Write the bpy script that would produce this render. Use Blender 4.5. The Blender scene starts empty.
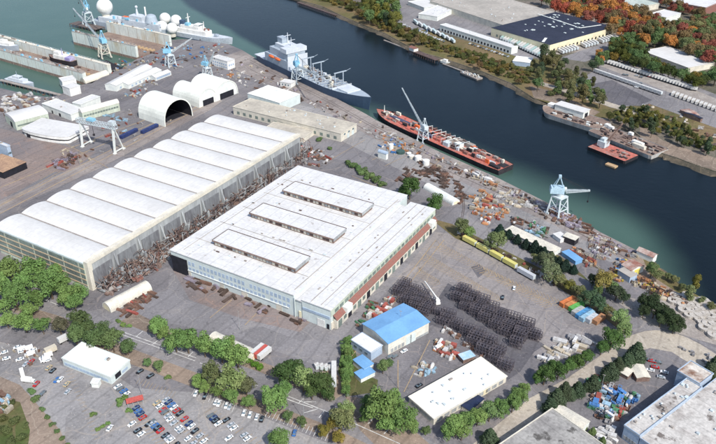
import bpy, bmesh, math, random
from mathutils import Vector, Matrix
random.seed(7)
R = math.radians
sc = bpy.context.scene
# ------------------------------------------------------------------ camera
H = 260.0; FX = 739.0; CX, CY = 358.0, 222.0
PITCH = math.atan2(429, 739)
cam_d = bpy.data.cameras.new('camera'); cam = bpy.data.objects.new('camera', cam_d)
sc.collection.objects.link(cam); sc.camera = cam
cam.location = (0, 0, H); cam.rotation_euler = (math.pi/2 - PITCH, 0, 0)
cam_d.sensor_width = 36; cam_d.lens = FX/716*36; cam_d.clip_start = 1; cam_d.clip_end = 30000
# ------------------------------------------------------------------ light
SUN_AZ, SUN_EL = 150.0, 47.0            # compass, +y is north
w = bpy.data.worlds.new('World'); sc.world = w; w.use_nodes = True
nt = w.node_tree; bg = nt.nodes['Background']
sky = nt.nodes.new('ShaderNodeTexSky'); sky.sky_type = 'NISHITA'; sky.sun_disc = False
sky.sun_elevation = R(SUN_EL); sky.sun_rotation = R(SUN_AZ); sky.air_density = 1.0; sky.dust_density = 1.5
nt.links.new(sky.outputs[0], bg.inputs[0]); bg.inputs[1].default_value = 0.15
sd = bpy.data.lights.new('sun', 'SUN'); sd.energy = 3.9; sd.angle = R(0.7); sd.color = (1, .955, .89)
so = bpy.data.objects.new('sun', sd); sc.collection.objects.link(so)
dv = Vector((math.sin(R(SUN_AZ))*math.cos(R(SUN_EL)), math.cos(R(SUN_AZ))*math.cos(R(SUN_EL)), math.sin(R(SUN_EL))))
so.rotation_euler = dv.to_track_quat('Z', 'Y').to_euler()
sc.view_settings.view_transform = 'Standard'; sc.view_settings.look = 'None'
sc.view_settings.exposure = 0.3; sc.view_settings.gamma = 1; sc.view_settings.use_curve_mapping = False
# ------------------------------------------------------------------ pixel to world
cp, sp = math.cos(PITCH), math.sin(PITCH)
def P(px, py, h=0.0):
    a = (px-CX)/FX; b = (py-CY)/FX
    vx, vy, vz = a, cp - b*sp, -sp - b*cp
    t = (H-h)/-vz
    return Vector((vx*t, vy*t, h))
def pix(v):
    x, y, z = v[0], v[1], v[2]-H
    d = y*cp - z*sp; u = y*sp + z*cp
    return (CX+FX*x/d, CY-FX*u/d)
def mpp(px, py, h=0):
    v = P(px, py, h); return (v.y*cp-(v.z-H)*sp)/FX
def hpx(base, top_y):                    # height that makes a point over base appear at row top_y
    g = P(*base); lo, hi = 0.0, 120.0
    for _ in range(40):
        m = (lo+hi)/2
        if pix((g.x, g.y, m))[1] > top_y: lo = m
        else: hi = m
    return lo
# ------------------------------------------------------------------ materials
MC = {}
def mat(name, c, c2=None, scale=.2, rough=.8, fine=.25, metal=0, detail=6, lo=.4, hi=.65, stretch=None, obj_col=False, bump=0, seam=None, stain=None):
    if name in MC: return MC[name]
    m = bpy.data.materials.new(name); m.use_nodes = True; N = m.node_tree.nodes; K = m.node_tree.links
    b = N['Principled BSDF']; b.inputs['Roughness'].default_value = rough; b.inputs['Metallic'].default_value = metal
    b.inputs['Specular IOR Level'].default_value = .3
    tc = N.new('ShaderNodeTexCoord'); src = tc.outputs['Object']
    if stretch:
        mp = N.new('ShaderNodeMapping'); mp.inputs['Scale'].default_value = stretch; K.new(src, mp.inputs[0]); src = mp.outputs[0]
    n1 = N.new('ShaderNodeTexNoise'); n1.inputs['Scale'].default_value = scale; n1.inputs['Detail'].default_value = detail; n1.inputs['Roughness'].default_value = .65
    K.new(src, n1.inputs[0])
    mr = N.new('ShaderNodeMapRange'); mr.inputs[1].default_value = lo; mr.inputs[2].default_value = hi; K.new(n1.outputs[0], mr.inputs[0])
    mx = N.new('ShaderNodeMix'); mx.data_type = 'RGBA'
    if obj_col:
        oi = N.new('ShaderNodeObjectInfo'); K.new(oi.outputs['Color'], mx.inputs[6])
        m2 = N.new('ShaderNodeMix'); m2.data_type = 'RGBA'; m2.blend_type = 'MULTIPLY'; m2.inputs[0].default_value = 1
        K.new(oi.outputs['Color'], m2.inputs[6]); m2.inputs[7].default_value = (*(c2 or (.6, .6, .6)), 1); K.new(m2.outputs[2], mx.inputs[7])
    else:
        mx.inputs[6].default_value = (*c, 1); mx.inputs[7].default_value = (*(c2 or [x*.75 for x in c]), 1)
    K.new(mr.outputs[0], mx.inputs[0])
    n2 = N.new('ShaderNodeTexNoise'); n2.inputs['Scale'].default_value = scale*9; n2.inputs['Detail'].default_value = 4; K.new(src, n2.inputs[0])
    m3 = N.new('ShaderNodeMapRange'); m3.inputs[1].default_value = .3; m3.inputs[2].default_value = .7; m3.inputs[3].default_value = 1-fine; m3.inputs[4].default_value = 1+fine*.6
    K.new(n2.outputs[0], m3.inputs[0])
    m4 = N.new('ShaderNodeVectorMath'); m4.operation = 'SCALE'; K.new(mx.outputs[2], m4.inputs[0]); K.new(m3.outputs[0], m4.inputs[3])
    out = m4.outputs[0]
    for ax, per, dk in (seam or ()):
        wv = N.new('ShaderNodeTexWave'); wv.bands_direction = ax; wv.inputs['Scale'].default_value = .314/per; K.new(src, wv.inputs[0])
        q = N.new('ShaderNodeMapRange'); q.inputs[1].default_value = .985; q.inputs[2].default_value = 1; q.inputs[3].default_value = 1; q.inputs[4].default_value = dk; K.new(wv.outputs['Fac'], q.inputs[0])
        z = N.new('ShaderNodeVectorMath'); z.operation = 'SCALE'; K.new(out, z.inputs[0]); K.new(q.outputs[0], z.inputs[3]); out = z.outputs[0]
    if stain:
        n5 = N.new('ShaderNodeTexNoise'); n5.inputs['Scale'].default_value = stain[0]; n5.inputs['Detail'].default_value = 5; n5.inputs['Roughness'].default_value = .6; K.new(src, n5.inputs[0])
        q = N.new('ShaderNodeMapRange'); q.inputs[1].default_value = stain[1]; q.inputs[2].default_value = stain[1]+.06; q.inputs[4].default_value = stain[3]; K.new(n5.outputs[0], q.inputs[0])
        z = N.new('ShaderNodeMix'); z.data_type = 'RGBA'; K.new(q.outputs[0], z.inputs[0]); K.new(out, z.inputs[6]); z.inputs[7].default_value = (*stain[2], 1); out = z.outputs[2]
    K.new(out, b.inputs['Base Color'])
    if bump:
        bp = N.new('ShaderNodeBump'); bp.inputs['Strength'].default_value = bump; K.new(n2.outputs[0], bp.inputs['Height']); K.new(bp.outputs[0], b.inputs['Normal'])
    MC[name] = m; return m
def leaf_mat(name, lo, hi):
    m = mat(name, None, lo, scale=1.1, rough=.75, fine=.35, detail=3, lo=.35, hi=.65, obj_col=True)
    b = m.node_tree.nodes['Principled BSDF']; b.inputs['Specular IOR Level'].default_value = .15
    return m
def ground_mat(name, c, c2, c3, crack=.6, panel=0):
    m = bpy.data.materials.new(name); m.use_nodes = True; N = m.node_tree.nodes; K = m.node_tree.links
    b = N['Principled BSDF']; b.inputs['Roughness'].default_value = .92; b.inputs['Specular IOR Level'].default_value = .2
    g = N.new('ShaderNodeNewGeometry'); pos = g.outputs['Position']
    rot = N.new('ShaderNodeMapping'); rot.inputs['Rotation'].default_value = (0, 0, R(29.5)); K.new(pos, rot.inputs[0])
    def noise(s, d=6, r=.6, v=pos):
        n = N.new('ShaderNodeTexNoise'); n.inputs['Scale'].default_value = s; n.inputs['Detail'].default_value = d; n.inputs['Roughness'].default_value = r; K.new(v, n.inputs[0]); return n.outputs[0]
    def ramp(x, a, z, o0=0, o1=1):
        r = N.new('ShaderNodeMapRange'); r.inputs[1].default_value = a; r.inputs[2].default_value = z; r.inputs[3].default_value = o0; r.inputs[4].default_value = o1; K.new(x, r.inputs[0]); return r.outputs[0]
    def mix(f, a, bb, t='MIX'):
        x = N.new('ShaderNodeMix'); x.data_type = 'RGBA'; x.blend_type = t
        if isinstance(f, float): x.inputs[0].default_value = f
        else: K.new(f, x.inputs[0])
        for i, q in ((6, a), (7, bb)):
            if isinstance(q, tuple): x.inputs[i].default_value = (*q, 1)
            else: K.new(q, x.inputs[i])
        return x.outputs[2]
    st = N.new('ShaderNodeMapping'); st.inputs['Scale'].default_value = (1, .12, 1); K.new(rot.outputs[0], st.inputs[0])
    col = mix(ramp(noise(.018, 7), .42, .6), c, c2)
    col = mix(ramp(noise(.05, 8, .7), .55, .72, 0, .8), col, c3)
    col = mix(ramp(noise(.06, 6, .6, st.outputs[0]), .5, .75, 0, .55), col, c2)
    vo = N.new('ShaderNodeTexVoronoi'); vo.inputs['Scale'].default_value = .035; vo.feature = 'F1'; vo.distance = 'CHEBYCHEV'; K.new(rot.outputs[0], vo.inputs[0])
    sep = N.new('ShaderNodeSeparateColor'); K.new(vo.outputs['Color'], sep.inputs[0])
    s = N.new('ShaderNodeVectorMath'); s.operation = 'SCALE'; K.new(col, s.inputs[0]); K.new(ramp(sep.outputs[0], 0, 1, .86, 1.1), s.inputs[3])
    s2 = N.new('ShaderNodeVectorMath'); s2.operation = 'SCALE'; K.new(s.outputs[0], s2.inputs[0]); K.new(ramp(noise(.7, 5, .7), .3, .7, .78, 1.16), s2.inputs[3])
    s3 = N.new('ShaderNodeVectorMath'); s3.operation = 'SCALE'; K.new(s2.outputs[0], s3.inputs[0]); K.new(ramp(noise(.22, 3, .5), .62, .7, 1.0, .72), s3.inputs[3])
    wv = N.new('ShaderNodeVectorMath'); wv.operation = 'MULTIPLY_ADD'; nn_ = N.new('ShaderNodeTexNoise'); nn_.inputs['Scale'].default_value = .05; K.new(pos, nn_.inputs[0])
    K.new(nn_.outputs['Color'], wv.inputs[0]); wv.inputs[1].default_value = (14, 14, 0); K.new(pos, wv.inputs[2])
    v2 = N.new('ShaderNodeTexVoronoi'); v2.feature = 'DISTANCE_TO_EDGE'; v2.inputs['Scale'].default_value = .045; K.new(wv.outputs[0], v2.inputs[0])
    c2_ = mix(ramp(v2.outputs['Distance'], .006, .014, .5, 0), s3.outputs[0], c3)
    c4_ = mix(ramp(noise(1.1, 2, .5), .66, .72, 0, .55), c2_, tuple(min(.6, x*1.8) for x in c3))
    wvt = N.new('ShaderNodeTexWave'); wvt.inputs['Scale'].default_value = .03; wvt.inputs['Distortion'].default_value = 9; wvt.inputs['Detail'].default_value = 3; wvt.inputs['Detail Scale'].default_value = .4; K.new(rot.outputs[0], wvt.inputs[0])
    c5_ = mix(ramp(wvt.outputs[0], .93, 1, 0, .35), c4_, tuple(x*.6 for x in c2))
    K.new(c5_, b.inputs['Base Color'])
    MC[name] = m; return m
ASPH = ground_mat('asphalt', (0.197, 0.188, 0.194), (0.152, 0.145, 0.153), (0.259, 0.227, 0.209))
ASPH2 = ground_mat('pale_asphalt', (0.275, 0.266, 0.263), (0.219, 0.213, 0.215), (0.330, 0.294, 0.258))
QUAY = ground_mat('quay_concrete', (0.298, 0.266, 0.244), (0.211, 0.188, 0.183), (0.172, 0.127, 0.108))
ROADM = ground_mat('road_asphalt', (0.225, 0.216, 0.222), (0.186, 0.179, 0.186), (0.277, 0.255, 0.237))
DARKP = ground_mat('dark_asphalt', (.125, .12, .132), (.1, .097, .108), (.165, .155, .15))
DIRT = ground_mat('dirt', (.27, .21, .165), (.19, .15, .12), (.34, .29, .23))
TANR = ground_mat('gravel_road', (.42, .375, .31), (.34, .3, .255), (.47, .43, .37))
GRASS = ground_mat('grass', (.07, .1, .03), (.12, .1, .05), (.16, .12, .07))
BANK = ground_mat('bank', (.12, .11, .045), (.2, .14, .08), (.07, .085, .03))
FARLAND = ground_mat('far_land', (.16, .14, .12), (.1, .1, .07), (.22, .18, .15))
LOT = ground_mat('storage_lot', (0.262, 0.241, 0.234), (0.207, 0.193, 0.195), (0.328, 0.282, 0.237))
RUSTY = ground_mat('rust_stained_ground', (0.234, 0.189, 0.171), (0.188, 0.166, 0.166), (0.287, 0.196, 0.156))
WHITE = mat('white_paint', (.78, .78, .75), (.6, .6, .57), .15, fine=.12)
PANELW = mat('white_panel', (.72, .74, .7), (.58, .62, .6), .2, fine=.12)
ROOFW = mat('white_roof', (.6, .595, .58), (.52, .515, .5), .05, rough=.7, fine=.07, lo=.45, hi=.75, seam=(('Y', 6, .9), ('X', 4.5, .93)), stain=(.13, .66, (.42, .41, .4), .5))
ROOFD = mat('dirty_white_roof', (.61, .61, .605), (.5, .495, .485), .07, fine=.11, lo=.47, hi=.8, seam=(('Y', 9, .8), ('X', 5, .85)), stain=(.22, .63, (.3, .27, .25), .6))
ROOFS = mat('stained_roof', (.5, .48, .45), (.3, .27, .25), .08, fine=.25, lo=.5, hi=.72, seam=(('X', 8, .8),), stain=(.15, .6, (.1, .08, .07), .85))
ROOFS2 = mat('grey_stained_roof', (.34, .33, .31), (.24, .23, .22), .08, fine=.25, seam=(('X', 8, .8),), stain=(.12, .6, (.06, .055, .05), .85))
ROOFT = mat('tan_roof', (.5, .46, .38), (.36, .33, .28), .05, fine=.15)
ROOFG = mat('grey_roof', (.4, .37, .33), (.3, .28, .25), .03, fine=.15)
ROOFB = mat('blue_roof', (.17, .36, .6), (.14, .3, .52), .1, rough=.5, fine=.06)
ROOFK = mat('black_roof', (.02, .025, .045), (.03, .035, .06), .05, fine=.2)
ROOFR = mat('rusty_roof', (.25, .09, .06), (.45, .38, .34), .12, fine=.25)
ROOFO = mat('brown_roof', (.42, .27, .17), (.3, .19, .13), .1)
CREAM = mat('cream_wall', (.72, .66, .46), (.62, .56, .4), .1, fine=.08)
CREAM2 = mat('pale_cream', (.66, .62, .52), (.5, .48, .42), .15, fine=.15)
PALECYAN = mat('pale_cyan_wall', (.58, .65, .64), (.5, .56, .55), .15, fine=.1)
GREYW = mat('grey_wall', (.36, .38, .38), (.25, .26, .27), .08, fine=.2, stretch=(1, 1, .15))
GREENW = mat('pale_green_wall', (.5, .56, .47), (.4, .43, .35), .08, fine=.15, stretch=(1, 1, .25))
GREYG = mat('grey_green', (.2, .25, .22), (.14, .17, .16), .1)
BLUEG = mat('blue_grey_wall', (.38, .47, .58), (.3, .38, .48), .1, fine=.12)
BAND = mat('tan_band', (.55, .42, .27), (.46, .4, .3), .2)
GLASS = mat('window_glass', (.1, .14, .17), (.18, .24, .27), .4, rough=.3)
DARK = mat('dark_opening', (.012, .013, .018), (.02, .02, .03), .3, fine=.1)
REDR = mat('red_roof', (.25, .105, .085), (.2, .12, .1), .2)
REDD = mat('red_deck', (.5, .13, .095), (.32, .15, .12), .06, fine=.3, lo=.38, hi=.66, stain=(.3, .58, (.3, .26, .25), .8))
RUST = mat('rust', (.17, .11, .09), (.27, .2, .17), .12, fine=.35)
RUSTD = mat('dark_rust', (.085, .06, .055), (.15, .105, .095), .3, fine=.35)
FLOORD = mat('dock_floor', (.27, .2, .16), (.19, .14, .12), .06, fine=.3)
NAVY = mat('navy_hull', (.045, .08, .135), (.06, .1, .16), .05, fine=.1, rough=.5)
SHIPG = mat('ship_grey', (.36, .42, .48), (.3, .35, .4), .12, fine=.12)
SHIPL = mat('ship_light_grey', (.56, .6, .64), (.46, .5, .55), .15, fine=.12)
BLACK = mat('black_steel', (.02, .02, .025), (.04, .035, .04), .2)
STEEL = mat('pale_steel', (.55, .62, .64), (.42, .47, .5), .3)
SKYB = mat('sky_blue_paint', (.25, .52, .68), (.2, .42, .56), .3)
CONC = mat('concrete', (.34, .31, .28), (.25, .22, .2), .1)
ORANGE = mat('orange_paint', (.75, .16, .05), (.6, .15, .06), .5)
YEL = mat('yellow_paint', (.72, .62, .12), (.58, .52, .15), .3, fine=.1)
TANK = mat('timber_tan', (.5, .36, .2), (.38, .26, .16), .5)
PURP = mat('lilac_tarp', (.3, .26, .5), (.5, .5, .6), .15)
LINEW = mat('line_white', (.62, .62, .6), (.35, .35, .35), .3)
LINET = mat('line_tan', (.38, .28, .16), (.26, .21, .16), .2)
TRUNK = mat('bark', (.13, .1, .07), (.09, .07, .05), 1)
RUBBER = mat('rubber', (.02, .02, .02))
PAINT = mat('vehicle_paint', None, (.85, .85, .85), 1, rough=.35, fine=.05, obj_col=True)
COLM = mat('coloured_steel', None, (.6, .55, .5), .5, fine=.2, obj_col=True)
LEAF = leaf_mat('leaves', (.62, .7, .6), 1)
SCRUB = leaf_mat('scrub', (.9, .7, .5), 1)
# ------------------------------------------------------------------ mesh builder
C = sc.collection
class MB:
    def __init__(s): s.v = []; s.f = []; s.m = []
    def add(s, vs, fs, mi=0):
        o = len(s.v); s.v += [tuple(x) for x in vs]; s.f += [tuple(i+o for i in f) for f in fs]; s.m += [mi]*len(fs); return s
    def box(s, x0, y0, z0, x1, y1, z1, mi=0):
        return s.add([(x0,y0,z0),(x1,y0,z0),(x1,y1,z0),(x0,y1,z0),(x0,y0,z1),(x1,y0,z1),(x1,y1,z1),(x0,y1,z1)],
            [(0,3,2,1),(4,5,6,7),(0,1,5,4),(1,2,6,5),(2,3,7,6),(3,0,4,7)], mi)
    def ob(s, c, sz, rz=0, mi=0, rx=0):
        m = Matrix.Rotation(rz, 3, 'Z') @ Matrix.Rotation(rx, 3, 'X'); a, b, d = [q/2 for q in sz]; c = Vector(c)
        vs = [c + m @ Vector(q) for q in ((-a,-b,-d),(a,-b,-d),(a,b,-d),(-a,b,-d),(-a,-b,d),(a,-b,d),(a,b,d),(-a,b,d))]
        return s.add(vs, [(0,3,2,1),(4,5,6,7),(0,1,5,4),(1,2,6,5),(2,3,7,6),(3,0,4,7)], mi)
    def bar(s, p, q, w, w2=None, n=4, mi=0):
        p = Vector(p); q = Vector(q); w2 = w if w2 is None else w2
        d = (q-p); 
        if d.length < 1e-6: return s
        d.normalize(); u = d.cross(Vector((0,0,1)))
        if u.length < .01: u = Vector((1,0,0))
        u.normalize(); t = d.cross(u); vs = []
        for c, r in ((p, w), (q, w2)):
            for i in range(n):
                a = 2*math.pi*(i+.5)/n; vs.append(c + (u*math.cos(a)+t*math.sin(a))*r*(.707 if n == 4 else .5))
        fs = [(i, (i+1) % n, n+(i+1) % n, n+i) for i in range(n)] + [tuple(range(n))[::-1], tuple(range(n, 2*n))]
        return s.add(vs, fs, mi)
    def cyl(s, c, r, h, n=16, r2=None, mi=0):
        return s.bar(c, (c[0], c[1], c[2]+h), 2*r, 2*(r if r2 is None else r2), n, mi)
    def prism(s, pts, z0, z1, mi=0):
        n = len(pts); vs = [(p[0], p[1], z0) for p in pts] + [(p[0], p[1], z1) for p in pts]
        return s.add(vs, [tuple(range(n))[::-1], tuple(range(n, 2*n))] + [(i, (i+1) % n, n+(i+1) % n, n+i) for i in range(n)], mi)
    def sphere(s, c, r, n=20, sq=1, mi=0):
        vs = []; k = n//2
        for i in range(k+1):
            t = math.pi*i/k
            for j in range(n): a = 2*math.pi*j/n; vs.append((c[0]+r*math.sin(t)*math.cos(a), c[1]+r*math.sin(t)*math.sin(a), c[2]+sq*r*math.cos(t)))
        fs = [(i*n+j, (i+1)*n+j, (i+1)*n+(j+1) % n, i*n+(j+1) % n) for i in range(k) for j in range(n)]
        return s.add(vs, fs, mi)
    def vault(s, x0, y0, x1, y1, z0, z1, axis='y', n=12, mi=0, el=1.0):   # arch spanning x, running along y (axis) or the other way
        prof = [(math.cos(math.pi*(1-i/n)), math.sin(math.pi*(i/n))**el) for i in range(n+1)]
        vs = []
        for e in (0, 1):
            for a, b in prof:
                if axis == 'y': vs.append(((x0+x1)/2+a*(x1-x0)/2, y0 if e == 0 else y1, z0+(z1-z0)*b))
                else: vs.append((x0 if e == 0 else x1, (y0+y1)/2+a*(y1-y0)/2, z0+(z1-z0)*b))
        m = n+1
        return s.add(vs, [(i, i+1, m+i+1, m+i) for i in range(n)] + [tuple(range(m))[::-1], tuple(range(m, 2*m)), (0, m, 2*m-1, m-1)], mi)
    def build(s, name, mt, parent=None, smooth=False):
        me = bpy.data.meshes.new(name); me.from_pydata(s.v, [], s.f)
        mts = mt if isinstance(mt, (list, tuple)) else [mt]
        for q in mts: me.materials.append(q)
        if len(mts) > 1: me.polygons.foreach_set('material_index', s.m)
        bm = bmesh.new(); bm.from_mesh(me); bmesh.ops.recalc_face_normals(bm, faces=bm.faces); bm.to_mesh(me); bm.free()
        if smooth: me.polygons.foreach_set('use_smooth', [True]*len(me.polygons))
        o = bpy.data.objects.new(name, me); C.objects.link(o); o.parent = parent
        return o
def tag(o, label=None, cat=None, group=None, kind=None):
    if label: o['label'] = label
    if cat: o['category'] = cat
    if group: o['group'] = group
    if kind: o['kind'] = kind
    return o
def empty(name, loc=(0,0,0), rz=0, label=None, cat=None, group=None):
    o = bpy.data.objects.new(name, None); C.objects.link(o); o.location = loc; o.rotation_euler = (0, 0, rz); o.empty_display_size = .1
    return tag(o, label, cat, group)
KIDS = {}
def copy_tree(o, parent=None):
    c = o.copy(); C.objects.link(c); c.parent = parent
    if o not in KIDS: KIDS[o] = list(o.children)
    for ch in KIDS[o]: copy_tree(ch, c)
    return c
ORD = 'leftmost second third fourth fifth sixth seventh eighth ninth tenth eleventh twelfth thirteenth fourteenth fifteenth sixteenth seventeenth eighteenth nineteenth twentieth'.split()
def nth(i, n, side='left'):
    if i < n/2 or n <= 2: k = i; s_ = 'left'
    else: k = n-1-i; s_ = 'right'
    if n <= 2: return ('left-hand', 'right-hand')[i] if n == 2 else ''
    if k == 0: return s_+'most'
    if k < 20: return ORD[k]+' from '+s_
    return '%d%s from %s' % (k+1, {1: 'st', 2: 'nd', 3: 'rd'}.get((k+1) % 10, 'th'), s_)
LAYER = [0]
def sheet(name, pxs, m, h=None, kind='structure', label=None):
    LAYER[0] += 1; z = .003*LAYER[0] if h is None else h
    pts = [P(a, b, z) for a, b in pxs]
    o = MB().add(pts, [tuple(range(len(pts)))]).build(name, m)
    if o.data.polygons[0].normal.z < 0: o.data.flip_normals()
    return tag(o, kind=kind, label=label)
def strip(name, pxs, wd, m, kind='structure'):
    LAYER[0] += 1; z = .003*LAYER[0]; pts = [P(a, b, z) for a, b in pxs]
    Lh, Rh = [], []
    for i, p in enumerate(pts):
        d = (pts[min(i+1, len(pts)-1)]-pts[max(i-1, 0)]); d.z = 0; d.normalize(); n = Vector((-d.y, d.x, 0))*wd/2
        Lh.append(p+n); Rh.append(p-n)
    vs = Lh+Rh; n = len(pts)
    o = MB().add(vs, [(i, n+i, n+i+1, i+1) for i in range(n-1)]).build(name, m)
    for p_ in o.data.polygons:
        if p_.normal.z < 0: o.data.flip_normals(); break
    return tag(o, kind=kind)
def lines(name, segs, wd, m):            # painted lines, each given by two pixels
    LAYER[0] += 1; z = .003*LAYER[0]; mb = MB()
    for a, b in segs:
        p = a if isinstance(a, Vector) else P(*a); q = b if isinstance(b, Vector) else P(*b)
        p = Vector((p.x, p.y, z)); q = Vector((q.x, q.y, z))
        d = q-p; d.z = 0
        if d.length < .01: continue
        d.normalize(); n = Vector((-d.y, d.x, 0))*wd/2
        e = Vector((0, 0, .00015*(len(mb.f) % 19)))
        mb.add([p+n+e, p-n+e, q-n+e, q+n+e], [(0, 1, 2, 3)])
    o = mb.build(name, m)
    return tag(o, kind='structure')
def lerp(a, b, t): return tuple(x+(y-x)*t for x, y in zip(a, b))
# ------------------------------------------------------------------ water and land
def water_mat():
    m = bpy.data.materials.new('water'); m.use_nodes = True; N = m.node_tree.nodes; K = m.node_tree.links
    b = N['Principled BSDF']; b.inputs['Roughness'].default_value = .2; b.inputs['IOR'].default_value = 1.17
    g = N.new('ShaderNodeNewGeometry')
    def side(a, c, wd=26):              # 0..1 across the line a->c (1 on its left-hand side)
        p = P(*a); q = P(*c); d = (q-p); d.z = 0; d.normalize(); n = Vector((-d.y, d.x, 0))
        vm = N.new('ShaderNodeVectorMath'); vm.operation = 'DOT_PRODUCT'; K.new(g.outputs['Position'], vm.inputs[0]); vm.inputs[1].default_value = n
        nz = N.new('ShaderNodeTexNoise'); nz.inputs['Scale'].default_value = .012; K.new(g.outputs['Position'], nz.inputs[0])
        ad = N.new('ShaderNodeMath'); ad.operation = 'MULTIPLY_ADD'; K.new(nz.outputs[0], ad.inputs[0]); ad.inputs[1].default_value = 16; K.new(vm.outputs['Value'], ad.inputs[2])
        mr = N.new('ShaderNodeMapRange'); mr.interpolation_type = 'SMOOTHSTEP'; o = n.dot(p)+8
        mr.inputs[1].default_value = o-wd/2; mr.inputs[2].default_value = o+wd/2; K.new(ad.outputs[0], mr.inputs[0]); return mr.outputs[0]
    def op(o, a, c):
        x = N.new('ShaderNodeMath'); x.operation = o; K.new(a, x.inputs[0])
        K.new(c, x.inputs[1]) if c is not None else None
        return x.outputs[0]
    upper = side((345, 97), (183, 0), 14)        # silty water of the river: left of this line
    low = side((640, 218), (500, 160), 50)          # silty band along the quay
    e1 = side((668, 262), (655, 232), 40)
    both = op('MULTIPLY', low, e1)
    fac = op('MAXIMUM', upper, both)
    # upper side: left-hand of the line pointing up-left is the lower-left side
    n = N.new('ShaderNodeTexNoise'); n.inputs['Scale'].default_value = .02; n.inputs['Detail'].default_value = 5; K.new(g.outputs['Position'], n.inputs[0])
    def m2(f, a, c):
        x = N.new('ShaderNodeMix'); x.data_type = 'RGBA'; K.new(f, x.inputs[0])
        for i, q in ((6, a), (7, c)):
            if isinstance(q, tuple): x.inputs[i].default_value = (*q, 1)
            else: K.new(q, x.inputs[i])
        return x.outputs[2]
    K.new(m2(fac, m2(n.outputs[0], (.004, .009, .014), (.009, .015, .021)), m2(n.outputs[0], (.048, .095, .08), (.07, .12, .1))), b.inputs['Base Color'])
    n2 = N.new('ShaderNodeTexNoise'); n2.inputs['Scale'].default_value = .25; n2.inputs['Detail'].default_value = 7; n2.inputs['Roughness'].default_value = .65; K.new(g.outputs['Position'], n2.inputs[0])
    bp = N.new('ShaderNodeBump'); bp.inputs['Strength'].default_value = .35; bp.inputs['Distance'].default_value = .5; K.new(n2.outputs[0], bp.inputs['Height']); K.new(bp.outputs[0], b.inputs['Normal'])
    return m
WL = -3.0
tag(MB().add([(-9000, -2000, WL), (9000, -2000, WL), (9000, 16000, WL), (-9000, 16000, WL)], [(0, 1, 2, 3)]).build('water', water_mat()), kind='structure')
def land(name, pts, m, z1=0, z0=-7):
    tag(MB().prism([(p[0], p[1]) for p in pts], z0, z1).build(name, m), kind='structure')
QE = [(262, 62), (290, 75), (330, 95), (366, 114), (376, 120), (440, 152), (498, 178), (540, 199), (575, 217), (600, 232), (640, 252), (660, 268), (680, 285), (716, 306), (800, 352)]
shore = [(-60, 78), (0, 88), (25, 94), (48, 97), (60, 95), (74, 86), (92, 83), (104, 76), (118, 70), (126, 66), (135, 60), (150, 54), (166, 47), (172, 40), (186, 39), (228, 44), (242, 50)] + QE
land('ground', [P(*p) for p in shore] + [Vector((900, -1500, 0)), Vector((-900, -1500, 0))], ASPH)
bank = [(250, -14), (300, 0), (322, 6), (345, 17), (362, 24), (385, 33), (405, 44), (425, 53), (443, 58), (470, 67), (482, 71), (511, 83), (534, 98), (548, 101), (590, 118), (630, 128), (660, 152), (676, 157), (697, 165), (716, 171), (820, 215)]
land('far_shore', [P(*p) for p in bank] + [Vector((4000, 500, 0)), Vector((6000, 9000, 0)), Vector((-2500, 9000, 0)), Vector((-300, 1500, 0))], FARLAND, -.4)
def fsheet(name, pxs, m, dz=[-.39]):
    dz[0] += .012; return sheet(name, pxs, m, h=dz[0])
fsheet('river_bank', [(250, -14), (300, 0), (322, 6), (345, 17), (362, 24), (385, 33), (405, 44), (425, 53), (443, 58), (470, 67), (482, 71), (511, 83), (534, 98), (590, 118), (640, 118), (716, 150), (716, 120), (600, 85), (540, 60), (500, 50), (440, 34), (400, 22), (360, 4), (330, -10)], BANK)
fsheet('river_beach', [(640, 122), (662, 140), (690, 150), (716, 158), (760, 180), (716, 171), (697, 165), (676, 157), (660, 152), (640, 140)], DIRT)
fsheet('river_beach', [(534, 98), (548, 101), (590, 118), (600, 112), (548, 90), (530, 86)], DIRT)
fsheet('road', [(400, 30), (440, 30), (515, 56), (540, 58), (560, 45), (500, 22), (430, 0), (395, 0)], ROADM)
fsheet('truck_yard', [(500, 30), (548, 56), (625, 45), (640, 38), (614, 26), (640, 18), (560, -5), (520, 20)], CONC)
fsheet('road', [(560, 58), (600, 44), (625, 40), (610, 52), (585, 62)], ROADM)
fsheet('parking_lot', [(586, 76), (605, 62), (625, 58), (760, 112), (760, 146), (716, 128), (650, 104), (612, 108), (585, 98)], ROADM)
fsheet('parking_lot', [(592, 84), (612, 80), (652, 100), (640, 106), (612, 105), (598, 98)], DARKP)
fsheet('gravel_track', [(600, 66), (622, 61), (760, 116), (760, 128), (700, 104)], CONC)
fsheet('dirt_track', [(536, 80), (590, 96), (640, 112), (636, 115), (588, 100), (534, 83)], TANR)
def slope(name, pxs, m, z1, out, seed=3):
    rnd = random.Random(seed); pts = []
    for i in range(len(pxs)-1):
        k = max(2, int(math.dist(pxs[i], pxs[i+1])/4))
        pts += [P(*lerp(pxs[i], pxs[i+1], j/k)) for j in range(k)]
    pts.append(P(*pxs[-1])); vs = []; n = len(pts)
    for i, p in enumerate(pts):
        d = pts[min(i+1, n-1)]-pts[max(i-1, 0)]; d.z = 0; d.normalize(); nn = Vector((-d.y, d.x, 0))*out
        e = rnd.uniform(.5, 1.3); p0 = p-nn*rnd.uniform(.1, .5); vs += [(p0.x, p0.y, z1+.03), tuple((p+nn*e*.5))[:2]+(z1*.5+WL*.5,), tuple(p+nn*e)[:2]+(WL-.4,)]
    o = MB().add(vs, [(3*i+j, 3*i+3+j, 3*i+4+j, 3*i+1+j) for i in range(n-1) for j in (0, 1)]).build(name, m); tag(o, kind='structure')
slope('river_bank', bank[1:], ground_mat('riprap', (.12, .1, .075), (.07, .065, .05), (.17, .13, .09)), -.38, -6)
slope('river_bank', QE[10:], MC['riprap'], .02, 5, 9)
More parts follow.
